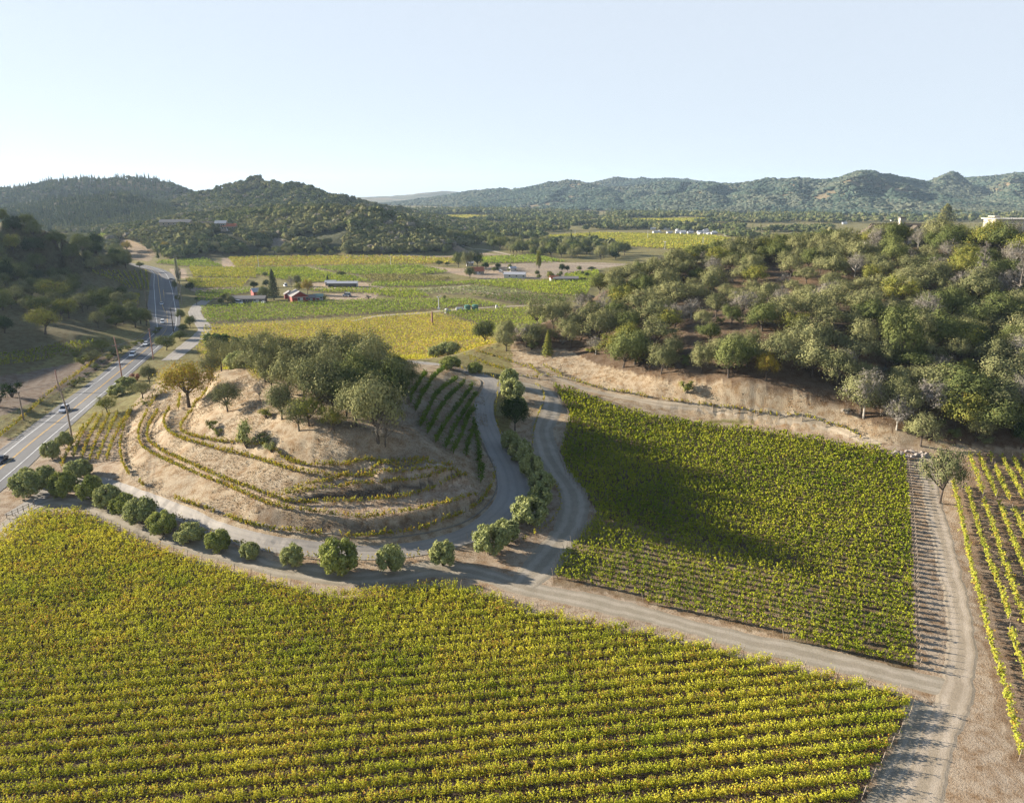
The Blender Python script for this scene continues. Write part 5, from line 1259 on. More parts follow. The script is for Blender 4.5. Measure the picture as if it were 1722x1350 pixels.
def bake(name, spots, kinds, mats, label, seed, parent=None):
    """spots: x,y,h,w,kind index,material index"""
    rng = np.random.RandomState(seed); Vs, F3, F4, M3, M4, b = [], [], [], [], [], 0
    temps = [[low_tree(rng, k) for _ in range(5)] for k in kinds]
    x, y, h, w, kd, mi = spots; z = H(x, y) - .3; tv = rng.randint(5, size=len(x)); ro = rng.uniform(0, 6.28, len(x))
    for k in range(len(kinds)):
        for v_ in range(5):
            sel = np.nonzero((kd == k) & (tv == v_))[0]
            if not len(sel): continue
            TV, T3, T4 = temps[k][v_]; c, s_ = np.cos(ro[sel])[:, None], np.sin(ro[sel])[:, None]
            X = (TV[:, 0] * c - TV[:, 1] * s_) * w[sel][:, None] + x[sel][:, None]; Y = (TV[:, 0] * s_ + TV[:, 1] * c) * w[sel][:, None] + y[sel][:, None]; ZZ = TV[:, 2] * h[sel][:, None] + z[sel][:, None]
            Vs.append(np.stack([X, Y, ZZ], 2).reshape(-1, 3)); off = (b + np.arange(len(sel)) * len(TV))[:, None, None]
            F3.append((T3[None] + off).reshape(-1, 3)); M3.append(np.repeat(mi[sel], len(T3)))
            if len(T4): F4.append((T4[None] + off).reshape(-1, 4)); M4.append(np.repeat(mi[sel], len(T4)))
            b += len(sel) * len(TV)
    fs = [np.concatenate(F3)] + ([np.concatenate(F4)] if F4 else [])
    o = mk(name, np.concatenate(Vs), fs, mats, midx=np.concatenate(M3 + M4)); print(name, len(x), sum(len(f) for f in fs))
    return tag(o, label, 'woodland', None, 'stuff')
W_OAK = leafmat('wood_oak', (.05, .068, .026), (.14, .155, .055), (.2, .18, .07), .012, .12, .08, 0)
W_LIGHT = leafmat('wood_light', (.11, .118, .05), (.19, .185, .078), (.22, .18, .08), .012, .12, .1, 0)
W_FIR = leafmat('wood_fir', (.055, .072, .038), (.13, .145, .07), None, .012, .1, 0, 0)
W_RANGE = leafmat('range_green_hazed', (.045, .07, .052), (.085, .11, .075), None, .006, .1, 0, 0)  # green tinted bluish, some distance haze put into the leaf colour
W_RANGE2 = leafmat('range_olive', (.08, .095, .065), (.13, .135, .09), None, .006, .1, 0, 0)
W_GREY = leafmat('wood_grey', (.17, .15, .11), (.26, .23, .17), None, .012, .1, 0, 0)
fr_ = np.random.RandomState(8)
n = 125000; x = fr_.uniform(-2150, 60, n); y = fr_.uniform(735, 2250, n); z = H(x, y)
keep = (z > 2.2) & (np.abs(x) < .86 * y + 60) & (fr_.rand(n) < np.clip(1.15 - (y - 740) / 1100., .3, 1))
for key in ('scar', 'bank', 'ridge', 'track'): keep &= ~inside(x, y, BARE[key])
for key in ('z', 'k', 'm', 'l'): keep &= ~inside(x, y, FIELDS[key][0])
# open dry patches on the lower front of the hump
op = (fbm(x / 45., y / 45., 55, 3) > .17) & (y < 830) & (x < -180); keep &= ~op
x, y, z = x[keep], y[keep], z[keep]
con = (y > 1180) & (x < -.46 * y) & (fr_.rand(len(x)) < .6 + .5 * fbm(x / 120., y / 120., 7, 2)); h = np.where(con, fr_.uniform(9, 20, len(x)) * fr_.uniform(.8, 1.1, len(x)), fr_.uniform(6, 11.5, len(x)))
lightz = fbm(x / 90., y / 90., 61, 3) + fr_.normal(size=len(x)) * .18
mi = np.where(con, 2, np.where(lightz > .2 - np.clip((1060 - y) / 160., 0, 1) * .42, 1, 0)); mi = np.where((~con) & (fr_.rand(len(x)) < .05), 3, mi)
bake('hill_woodland', (x, y, h, h * np.where(con, 1., fr_.uniform(.95, 1.35, len(x))), con.astype(int), mi), ['round', 'cone'], [W_OAK, W_LIGHT, W_FIR, W_GREY], 'dense oak and conifer wood covering the hills at the left', 1)
n = 190000; y = np.sqrt(fr_.uniform(1850. ** 2, 5200. ** 2, n)); x = fr_.uniform(-.42, .86, n) * y; z = H(x, y)
x = np.where((x < -.1 * y) & (y < 2600), x + y, x); z = H(x, y)
pat = fbm(x / 150., y / 150., 81, 4) 
keep = (z > 4) & (pat + fr_.normal(size=n) * .15 < .26 + np.clip((z - 60) / 300, 0, .5)) & (fr_.rand(n) < np.clip(3200 / y, 0, 1) ** 1.5)
x, y, z = x[keep][:85000], y[keep][:85000], z[keep][:85000]; h = fr_.uniform(6, 12, len(x)); mi = np.where(fbm(x / 300., y / 300., 66, 3) + fr_.normal(size=len(x)) * .2 > .1, 1, 0)
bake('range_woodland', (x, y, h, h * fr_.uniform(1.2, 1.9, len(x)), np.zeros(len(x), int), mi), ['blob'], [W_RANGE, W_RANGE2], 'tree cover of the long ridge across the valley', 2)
# belts of trees over the flat far valley
BEL = [([(650, 372), (760, 386), (745, 398), (700, 384)], 260), ([(700, 371), (830, 367), (905, 372), (870, 377), (740, 377)], 420), ([(760, 385), (900, 383), (900, 388), (760, 391)], 260), ([(835, 377), (930, 371), (1060, 376), (1250, 383), (1250, 392), (1190, 392), (1090, 386), (960, 388), (900, 393), (838, 394)], 800),
       ([(860, 366), (1050, 362), (1400, 365), (1400, 376), (1230, 375), (1050, 377), (900, 370)], 1300), ([(640, 357), (860, 356), (1000, 360), (840, 364), (660, 362)], 900), ([(775, 399), (905, 397), (1000, 411), (1060, 422), (960, 413), (830, 402)], 160), ([(1200, 392), (1400, 385), (1400, 402), (1240, 402)], 300),
       ([(262, 428), (330, 436), (300, 440), (262, 436)], 30), ([(1400, 366), (1722, 366), (1722, 372), (1400, 376)], 300)]
sx, sy, sh = [], [], []
for poly, n in BEL:
    wp = [P(*p)[:2] for p in poly]; xs = [p[0] for p in wp]; ys = [p[1] for p in wp]
    xx, yy = fr_.uniform(min(xs), max(xs), n * 5), fr_.uniform(min(ys), max(ys), n * 5); m = inside(xx, yy, wp) & (fbm(xx / 90., yy / 90., 15, 3) > -.1)
    for fkey in ('t', 'u', 'v', 'w', 'x'): m &= ~inside(xx, yy, FIELDS[fkey][0])
    xx, yy = xx[m][:n], yy[m][:n]; sx.append(xx); sy.append(yy); sh.append(fr_.uniform(7, 15, len(xx)) * np.clip(yy / 1600, .9, 1.5))
sx, sy, sh = np.concatenate(sx), np.concatenate(sy), np.concatenate(sh)
kd = (fr_.rand(len(sx)) < .12).astype(int)
bake('valley_woodland', (sx, sy, np.where(kd == 1, sh * 1.5, sh), sh * 1.15, kd, np.where(fr_.rand(len(sx)) < .25, 1, 0)), ['round', 'cone'], [W_OAK, W_LIGHT], 'belts of trees across the far valley floor', 3)
# fringe scrub and dry weeds beside the dirt roads
def grass(name, polys, n, hr, mat, label, seed):
    rng = np.random.RandomState(seed); P_ = []
    for poly in polys:
        xs = [p[0] for p in poly]; ys = [p[1] for p in poly]; xx, yy = rng.uniform(min(xs), max(xs), n * 3), rng.uniform(min(ys), max(ys), n * 3)
        m = inside(xx, yy, poly) & (fbm(xx / 6., yy / 6., seed, 3) > -.05); P_.append(np.stack([xx[m][:n], yy[m][:n]], 1))
    P_ = np.concatenate(P_); m = len(P_); h = rng.uniform(*hr, m)
    c = np.stack([P_[:, 0], P_[:, 1], H(P_[:, 0], P_[:, 1]) + h * .35], 1)
    V, F = cards(c, rng.normal(size=(m, 3)) * [1, 1, .3], h, rng, .35)
    return tag(mk(name, V, F, mat), label, 'grass', None, 'stuff')
DRY = leafmat('dry_grass', (.17, .125, .07), (.42, .33, .21), None, .2, .2, 0, 0)
grass('dry_grass', [[P(*p)[:2] for p in ROW_A] + [(-8, 190), (-20, 240), (-90, 250)]], 60000, (.15, .55), DRY, 'short dry tan grass on the knoll', 5)
grass('hill_grass', [[G(*p)[:2] for p in [(790, 596), (860, 575), (960, 596), (1100, 630), (1250, 645), (1400, 665), (1500, 700), (1500, 745), (1400, 712), (1200, 684), (1000, 645), (900, 622)]]], 12000, (.2, .6), DRY, 'short dry tan grass on the bare foot of the right hill', 6)

# ------------------------------------------------------------------ buildings
RED = simple('barn_red', (.24, .045, .035), .7, .15); WHITE = simple('white_paint', (.5, .49, .47), .6, .06); ROOFG = simple('roof_grey', (.22, .2, .18), .7, .15); ROOFW = simple('roof_metal', (.36, .36, .37), .4, .08)
ROOFB = simple('roof_brown', (.10, .08, .06), .85, .3, 3.); ROOFR = simple('roof_tile', (.42, .13, .06), .8, .25, 3.); GLASS = simple('window_glass', (.03, .035, .045), .15, .1, 2., .6); DKWALL = simple('dark_wall', (.12, .11, .1), .8, .2)
STONE = simple('stone_wall', (.40, .36, .3), .9, .35, 3.); TAN_W = simple('tan_wall', (.3, .25, .19), .8, .15); BEIGE = simple('beige_wall', (.45, .4, .33), .8, .08)
def building(name, x, y, rz, L, Wd, hw, hr, wm, rm, label, cat='building', group=None, z=None, along='x', doors=1, wins=3, eave=.5, trim=None, open_front=False, flat=False):
    z = h1(x, y) if z is None else z
    b = empty(name, (x, y, z), R(rz), label=label, cat=cat, group=group); a, c = L / 2, Wd / 2
    m = MB()
    if open_front:   # three walls and posts
        m.box(-a, a, c - .2, c, -.5, hw); m.box(-a, -a + .2, -c, c - .2, -.5, hw); m.box(a - .2, a, -c, c - .2, -.5, hw)
    else:
        m.box(-a, a, -c, c, -.6, hw)
    if not flat:
        if along == 'x': m.add([(-a, -c, hw), (-a, c, hw), (-a, 0, hr), (a, -c, hw), (a, c, hw), (a, 0, hr)], [(1, 0, 2), (3, 4, 5), (0, 3, 5, 2), (4, 1, 2, 5)])
        else: m.add([(-a, -c, hw), (a, -c, hw), (0, -c, hr), (-a, c, hw), (a, c, hw), (0, c, hr)], [(0, 1, 2), (4, 3, 5), (3, 0, 2, 5), (1, 4, 5, 2)])
    m.build('wall', wm, b)
    r = MB()
    if flat: r.box(-a - eave, a + eave, -c - eave, c + eave, hw + .01, hw + .4)
    elif along == 'x':
        e = eave * (hr - hw) / c; r.gable(-a - eave, a + eave, -c - eave, c + eave, hw - e + .22, hr + .22, .18, 'x')
    else:
        e = eave * (hr - hw) / a; r.gable(-a - eave, a + eave, -c - eave, c + eave, hw - e + .22, hr + .22, .18, 'y')
    r.build('roof', rm, b)
    if open_front:
        k = max(3, int(L / 4))
        for i in range(k): p = MB(); px_ = -a + .15 + (L - .3) * i / (k - 1); p.box(px_ - .12, px_ + .12, -c, -c + .24, -.4, hw - .02); p.build('post', WHITE, b)
    for i in range(doors):
        dx = -a + L * (i + .5) / doors; w = min(1.6, L * .16); dm = MB(); dm.box(dx - w, dx + w, -c - .06, -c - .003, 0, min(3.0, hw * .75))
        if not open_front:
            dr = dm.build('door', trim or WHITE, b); hm = MB(); hm.box(dx - w * .75, dx - w * .65, -c - .12, -c - .063, 1.0, 1.3); hm.build('handle', STEEL, dr)
    for i in range(wins):
        wx = -a + L * (i + .5) / max(wins, 1) + (L / max(wins, 1) * .32 if doors else 0)
        if abs(wx) > a - .7 or open_front: continue
        f = MB(); f.box(wx - .7, wx + .7, -c - .05, -c - .003, hw * .4, hw * .8); fo_ = f.build('window', WHITE if trim is None else trim, b); g = MB(); g.box(wx - .58, wx + .58, -c - .08, -c - .053, hw * .4 + .12, hw * .8 - .12); g.build('pane', GLASS, fo_)
    return b
def bp(px, py): x, y, z, t = G(px, py); return x, y
x, y = bp(502, 507); b1 = building('red_barn', x, y, 28, 9.5, 12, 3.9, 6.6, RED, ROOFG, 'red barn with grey roof and white trimmed gable beside the yellow-green tree', 'barn', along='y', doors=1, wins=2)
tr_ = MB()
for s_ in (-1, 1): tr_.tube([(s_ * 4.9, -6.02, 3.8), (0, -6.06, 6.7)], .13, 4)
tr_.tube([(-4.75, -6.04, 3.3), (4.75, -6.04, 3.3)], .1, 4); tr_.build('gable_trim', WHITE, b1)
x, y = bp(433, 500); building('red_barn', x, y + 3, 32, 8, 8, 3.6, 5.4, RED, ROOFW, 'red barn with pale metal roof at the left end of the farm', 'barn', along='x', doors=1, wins=1)
x, y = bp(484, 503); building('red_shed', x, y + 4, 20, 6, 6, 2.8, 4.4, simple('barn_dark_red', (.2, .04, .035), .7, .15), ROOFG, 'small dark red shed between the tall conifer and the red barn', 'shed', along='y', doors=1, wins=0)
x, y = bp(420, 508); building('long_shed', x, y, 4, 19, 6, 2.4, 3.7, DKWALL, ROOFG, 'long low dark shed with grey roof in front of the pale-roofed barn', 'shed', doors=2, wins=4)
x, y = bp(536, 504); building('small_house', x, y, 12, 5, 4, 2.3, 3.5, WHITE, simple('roof_green', (.2, .28, .24), .6, .1), 'tiny white hut with green roof right of the red barn', 'hut', doors=1, wins=1)
x, y = bp(523, 505); building('lean_to', x, y, 20, 5, 4.5, 2.0, 3.3, RED, ROOFG, 'low grey-roofed lean-to at the right side of the red barn', 'shed', doors=1, wins=0)
x, y = bp(577, 482); building('open_stable', x, y, 2, 20, 6, 2.6, 3.6, WHITE, ROOFW, 'long open-fronted stable with pale roof in the dirt yard', 'stable', doors=0, wins=0, open_front=True)
x, y = bp(556, 480); building('open_stable', x, y + 1, 4, 7, 5, 2.4, 3.4, WHITE, ROOFW, 'small white-roofed stable at the left end of the long one', 'stable', doors=0, wins=0, open_front=True)
x, y = bp(803, 461); building('farmhouse', x, y, 15, 9, 8, 3, 5.6, TAN_W, ROOFR, 'farmhouse with rust-brown roof beside the dark farm trees', 'house', doors=1, wins=3)
x, y = bp(866, 467); building('white_shed', x, y, -8, 16, 8, 2.8, 4.2, WHITE, ROOFW, 'long white-roofed shed on the pale farmyard', 'shed', doors=2, wins=3)
x, y = bp(862, 456); building('white_shed', x, y, 20, 5, 5, 2.6, 3.8, WHITE, ROOFW, 'small white shed behind the long white-roofed shed', 'shed', doors=1, wins=1)
x, y = bp(932, 473); building('red_roofed_shed', x, y, 10, 6, 5, 2.4, 4, WHITE, ROOFR, 'white hut with red roof beside the green vines', 'shed', doors=1, wins=1)
x, y = bp(951, 473); building('long_shed', x, y, 2, 18, 6, 2.3, 3.5, DKWALL, ROOFG, 'low dark-roofed shed right of the red-roofed hut', 'shed', doors=1, wins=3)
x, y = bp(790, 447); building('small_house', x, y, 8, 6, 5, 2.6, 3.8, WHITE, ROOFW, 'small white house under the tall farm trees', 'house', doors=1, wins=1)
for px, py, L, rm, l in [(296, 374, 34, ROOFG, 'long grey-roofed villa on top of the wooded hump'), (345, 377, 18, ROOFB, 'brown villa wing right of the long villa on the hump'), (385, 381, 16, ROOFR, 'red-roofed house among trees at the right of the hump'), (372, 376, 12, ROOFW, 'pale-roofed house above the red-roofed one on the hump')]:
    xx, yy, zt, t = at_depth(px, 838 if px < 360 else 820, py); building('villa', xx, yy, 6, L, 9, 5, 7.5, TAN_W, rm, l, 'house', z=zt - 4.5, doors=1, wins=6)
for px, py, l in [(838, 399, 'white house with red roof in the far creek trees'), (478, 335, 'small pale house high on the wooded ridge')][:1]:
    xx, yy = P(px, py)[:2]; building('far_house', xx, yy, 0, 14, 9, 5, 8, WHITE, ROOFR, l, 'house')
# stone house on the crest
hx, hy = D(1512, 380, 338)[:2]; hz = h1(hx, hy) + .4
zt = D(1512, 375.5, 338)[2]; hh = zt - hz
b = building('stone_house', hx, hy, -4, 24, 12, hh - 4.2, hh - .2, STONE, ROOFB, 'stone house with steep brown roof half hidden by trees on the crest', 'house', z=hz, doors=1, wins=5, eave=.8)
for sx_ in (-6.5, 4.5):
    m = MB(); m.add([(sx_ - 3.4, -7.6, hh - 4.4), (sx_ + 3.4, -7.6, hh - 4.4), (sx_, -7.6, hh - .9), (sx_ - 3.4, -1, hh - 4.4), (sx_ + 3.4, -1, hh - 4.4), (sx_, -1, hh - .9)], [(0, 1, 2), (4, 3, 5), (3, 0, 2, 5), (1, 4, 5, 2)]); m.build('gable', STONE, b)
    m = MB(); m.gable(sx_ - 4, sx_ + 4, -8, -.9, hh - 4.8, hh - .65, .2, 'y'); m.build('gable_roof', ROOFB, b)
m = MB(); m.box(-1.1, 1.1, -2.9, -.6, 0, hh + 2.4, .12); ch = m.build('chimney', STONE, b); m = MB(); m.box(-1.3, 1.3, -3.1, -.4, hh + 2.403, hh + 2.8); m.build('chimney_cap', DKWALL, ch)
m = MB(); m.box(-15.5, -12.3, -5, 5, -.5, hh - 5.2); m.build('wing_wall', STONE, b); m = MB(); m.add([(-17, -6, hh - 5.4), (-12.2, -6, hh - 5.4), (-12.2, 0, hh - .6), (-12.2, 6, hh - 5.4), (-17, 6, hh - 5.4)], [(0, 1, 2), (2, 3, 4), (0, 2, 4)]); m.build('hip_roof', ROOFB, b)
hx, hy = D(1706, 368, 400)[:2]; hz = h1(hx, hy); hh = D(1700, 366, 400)[2] - hz
b = building('modern_house', hx, hy, -3, 26, 11, hh - .8, 0, BEIGE, simple('roof_cream', (.7, .63, .52), .7, .05), 'flat-roofed cream house behind the trees at the right edge of the crest', 'house', z=hz, doors=1, wins=7, flat=True, eave=1.)
m = MB(); m.box(-12.5, -9.2, -3, 3, hh + .41, hh + .9); m.build('roof_block', BEIGE, b)
# town of white homes far across the valley
tr2 = np.random.RandomState(9); proto_h = None; T_ = []
for i in range(60):
    px = tr2.choice([tr2.uniform(1098, 1150), tr2.uniform(1145, 1228)], p=[.25, .75]); py = 385 + (px - 1098) * .035 + tr2.uniform(0, 8)
    x, y = P(px, py)[:2]
    if any((x - a) ** 2 + (y - b_) ** 2 < 15 ** 2 for a, b_ in T_): continue
    T_.append((x, y))
T_ += [P(px, py)[:2] for px, py in [(1419, 375), (1420, 377), (1230, 367), (1270, 366), (1500, 372), (1175, 371), (980, 378), (1010, 380), (1040, 377)]]
T_.sort(key=lambda q: q[0] / q[1])
for i, (x, y) in enumerate(T_):
    l = 'white far home in the settlement across the valley, %s from the left' % ordn(i)
    if proto_h is None: proto_h = o = building('white_home', x, y, 10, 9, 5, 2.6, 3.8, WHITE, ROOFW, l, 'house', 'white homes of the far settlement', doors=1, wins=2)
    else: o = copy_tree(proto_h); o['label'] = l
    o.location = (x, y, h1(x, y)); o.rotation_euler = (0, 0, tr2.choice([.1, .1, 1.6]) + tr2.normal() * .1)

# ------------------------------------------------------------------ tanks, fans, posts, heap
def tank(px, py, r, h, mat, label, name='water_tank'):
    x, y = bp(px, py); z = h1(x, y); t = empty(name, (x, y, z), label=label, cat='tank'); n = 20
    m = MB(); m.tube([(0, 0, -.1), (0, 0, h)], r, n); 
    m.build('body', mat, t); m = MB(); m.tube([(0, 0, h + .003), (0, 0, h + .3), (0, 0, h + .5)], [r * 1.02, r * .7, r * .15], n); m.build('lid', mat, t)
    for k in range(3): m = MB(); zz = h * (k + .5) / 3; m.tube([(0, 0, zz - .06), (0, 0, zz + .06)], r * 1.012, n); m.build('band', STEEL, t)
GREEN = simple('tank_green', (.06, .17, .12), .5, .1)
tank(786, 523, 1.75, 3.0, GREEN, 'left one of the two round green water tanks in the vineyard'); tank(799, 523, 1.75, 3.2, GREEN, 'right one of the two round green water tanks in the vineyard')
tank(751, 526, 1.0, 1.9, WHITE, 'small white tank left of the green tanks'); tank(757, 526, .6, 1.1, WHITE, 'smallest white tank beside the small white one'); tank(835, 519, .7, 1.6, WHITE, 'lone small white tank right of the green tanks')
x, y = bp(773, 523); t = empty('white_tank', (x, y, h1(x, y)), .1, label='white tank lying on its side left of the green tanks', cat='tank'); m = MB(); m.tube([(-2.1, 0, 1.1), (-1.9, 0, 1.1), (1.9, 0, 1.1), (2.1, 0, 1.1)], [.6, 1.0, 1.0, .6], 14); m.build('body', WHITE, t)
for s_ in (-1.2, 1.2): m = MB(); m.box(s_ - .15, s_ + .15, -.7, .7, -.1, .5); m.build('cradle', STEEL, t)
def wind_machine(x, y, h, az, label, sc=1.):
    z = h1(x, y); t = empty('wind_machine', (x, y, z), az, label=label, cat='wind machine', group='wind machines over the vineyards')
    m = MB(); m.tube([(0, 0, -.3), (0, 0, h)], [.28 * sc, .2 * sc], 8); m.build('mast', WHITE, t); m = MB(); m.tube([(-.9 * sc, 0, h + .1), (.7 * sc, 0, h + .3)], [.34 * sc, .22 * sc], 8); m.build('gearbox', WHITE, t)
    for s_ in (-1, 1):
        m = MB(); q_ = np.array([(.75, 0, .3), (.8, s_ * 1.2, .5), (.85, s_ * 2.7, .75)]) * sc + np.array([0, 0, h]); m.tube(q_, [.12 * sc, .2 * sc, .07 * sc], 5); m.build('blade', WHITE, t)
    m = MB(); m.box(-.7 * sc, .7 * sc, -.5 * sc, .5 * sc, -.2, 1.3); m.build('engine_box', WHITE, t)
for i, (px, b_, tp, l) in enumerate([(892, 399, 390, 'white wind machine farthest left before the far tree belt'), (967, 397, 388, 'white wind machine at the near edge of the orange strip'), (1089, 401, 389, 'white wind machine in the middle of the far green field'), (1118, 418, 407, 'nearest white wind machine beside the oak wood'),
                                     (1182, 411, 400, 'white wind machine at the right of the far field'), (738, 521, 500, 'white wind machine among the green vines above the dirt lane')]):
    x, y, z, t_ = G(px, b_); zt = CAM_H + ray(px, tp)[2] * y / ray(px, tp)[1]; h = zt - z; wind_machine(x, y, h, .4 + i * 1.1, l, max(1., h / 11.))
def pole(px, b_, tp, label, arms=((.92, 2.4),), wood=POLEW, name='utility_pole', cat='utility pole', lean=0., rad=.2):
    x, y, z, t_ = G(px, b_); zt = CAM_H + ray(px, tp)[2] * y / ray(px, tp)[1]; h = zt - z
    p = empty(name, (x, y, z), HDIR(y), label=label, cat=cat); m = MB(); m.tube([(0, 0, -.5), (0, 0, h * .5), (lean, 0, h)], [rad * 1.25, rad, rad * .75], 8); m.build('shaft', wood, p)
    tips = []
    for f, w in arms:
        m = MB(); zz = h * f; m.box(-w / 2 + lean * f, w / 2 + lean * f, -.09, .09, zz, zz + .16); ca = m.build('crossarm', wood, p)
        for s_ in (-.46, -.2, .2, .46):
            q_ = MB(); q_.tube([(s_ * w + lean * f, 0, zz + .163), (s_ * w + lean * f, 0, zz + .42)], [.06, .04], 6); q_.build('insulator', GLASS, ca)
    c, s_ = math.cos(p.rotation_euler.z), math.sin(p.rotation_euler.z)
    for f, w in arms[:1]:
        for k in (-.46, .46, -.2): lx = k * w + lean * f; tips.append(np.array([x + lx * c, y + lx * s_, z + h * f + .42]))
    tips.append(np.array([x, y, z + h * .62])); tips.append(np.array([x + lean, y, z + h]))
    return tips
def HDIR(y): return math.radians(-8)
RP = simple('pole_reddish', (.3, .17, .13), .85, .25)
pa = pole(122, 741, 638, 'tall wooden utility pole nearest the camera beside the short vine rows', ((.83, 3.0),), lean=-1.3); pb = pole(207, 647, 566, 'wooden utility pole with crossarm beside the highway, second from the camera', ((.80, 3.0),), RP, lean=-.6)
pc_ = pole(258, 604, 552, 'plain reddish utility pole beside the highway, third from the camera', ((.93, 1.4),), RP); pd = pole(292, 558, 517, 'dark utility pole with crossarm beside the highway, fourth from the camera', ((.9, 3.2),), BARKD)
pe = pole(306, 512, 478, 'utility pole at the right verge before the far highway bend', ((.92, 2.4),)); pf = pole(301, 490, 447, 'utility pole beside the slim tree on the far verge', ((.92, 2.4),)); pg = pole(298, 462, 428, 'farthest utility pole of the highway line', ((.92, 2.4),))
ph = pole(40, 706, 658, 'thin utility pole in the row left of the highway', ((.93, 1.0),)); pi_ = pole(99, 657, 622, 'pale reddish post without wires left of the highway', (), RP)
pole(435, 449, 431, 'lone pole in the far yellow vines, left one', (), STEEL); pole(657, 446, 430, 'lone pole in the far yellow vines, right one', (), STEEL); pole(859, 447, 432, 'lone pole behind the farmyard', (), BARKD)
pole(727, 546, 524, 'short brown column post standing in the golden vineyard', (), RP, 'wood_post', 'post', rad=.5); pole(237, 545, 505, 'thin pole beside the dirt pull-out left of the highway', (), BARKD); pole(248, 520, 486, 'thin pole left of the far highway', (), BARKD)
WIRE = simple('wire', (.12, .12, .13), .5, .1)
wn = 0
def wire(a, b_, label, sag=1.2):
    t = np.linspace(0, 1, 14)[:, None]; p = a + (b_ - a) * t; p[:, 2] -= (sag * 4 * t * (1 - t))[:, 0]
    m = MB(); m.tube(p, .035, 4); o = m.build('power_line', WIRE); tag(o, label, 'power line', 'wires along the highway')
chain = [None, pa, pb, pc_, pd, pe, pf, pg]; off0 = np.array([-6., -52., 0])
pz = [q_ + np.array([8, -75, -1.]) for q_ in pa]
chain[0] = pz; nmz = ['from the near pole out of the picture', 'from the nearest to the second pole', 'from the second to the third pole', 'from the third to the fourth pole', 'from the fourth to the fifth pole', 'from the fifth to the sixth pole', 'to the farthest pole']
for i in range(7):
    for k, nm in enumerate(('outer left wire', 'outer right wire', 'inner wire', 'low cable')):
        A_, B_ = chain[i], chain[i + 1]
        if i > 3 and k > 1: continue
        wire(A_[k].copy(), B_[k].copy(), '%s %s' % (nm, nmz[i]), 1.3 + (k == 3) * .5)
wire(ph[0].copy(), pb[3].copy(), 'single wire crossing from the thin left pole to the second pole', 1.5); wire(ph[0] + np.array([-30, -40, -1]), ph[0].copy(), 'wire leaving the thin left pole toward the left edge', 1.)
# stone heap
m = MB(); rr2 = np.random.RandomState(4); x, y, z, t = G(1524, 764); v, f = ico()
for i in range(70):
    a, r = rr2.uniform(0, 6.28), 4.2 * math.sqrt(rr2.rand()); s_ = rr2.uniform(.18, .55); m.add(v * s_ * (1 + .2 * rr2.normal(size=(12, 1))) * [1.2, 1, .75] + np.array([x + r * math.cos(a) * 1.2, y + r * math.sin(a) * .6, h1(x, y) + max(0, .9 - r * .2) * rr2.rand() + .1]), [tuple(q_) for q_ in f])
tag(m.build('stone_heap', simple('rock', (.36, .3, .25), .9, .35, 3.)), 'heap of pale rocks at the upper corner of the right vineyard', 'stone heap')
for i, (px, py) in enumerate([(1198, 692), (1235, 697), (1272, 700), (1310, 704), (1348, 709), (1388, 719), (1428, 736), (1462, 748)]):
    x, y, z, t = G(px, py); m = MB(); m.tube([(x, y, z - .2), (x, y, z + 1.9)], .07, 5); tag(m.build('fence_post', POST), '%s thin post from the left along the pale hill track' % ordn(i), 'post', 'posts along the hill track')
# rail fence and mailbox at the gate
A_ = np.array(G(12, 872)[:3]); B_ = np.array(G(58, 851)[:3]); fe_ = empty('rail_fence', A_, label='low wooden rail fence at the farm gate by the highway', cat='fence')
for i in range(6): q_ = (B_ - A_) * i / 5; m = MB(); m.tube([q_ - (0, 0, .2), q_ + (0, 0, 1.2)], .07, 5); m.build('post', POST, fe_)
for hz_ in (.5, 1.0): m = MB(); m.tube([np.array([0, 0, hz_]), B_ - A_ + np.array([0, 0, hz_])], .045, 4); m.build('rail', POST, fe_)
x, y, z, t = G(27, 832); mbx = empty('mailbox', (x, y, z), label='black mailbox on a post beside the farm gate', cat='mailbox'); m = MB(); m.tube([(0, 0, -.2), (0, 0, 1.1)], .06, 5); m.build('post', BARKD, mbx); m = MB(); m.box(-.5, .5, -.35, .35, 1.1, 1.75, .06); m.build('box', simple('black_paint', (.015, .015, .015), .5, .1), mbx)

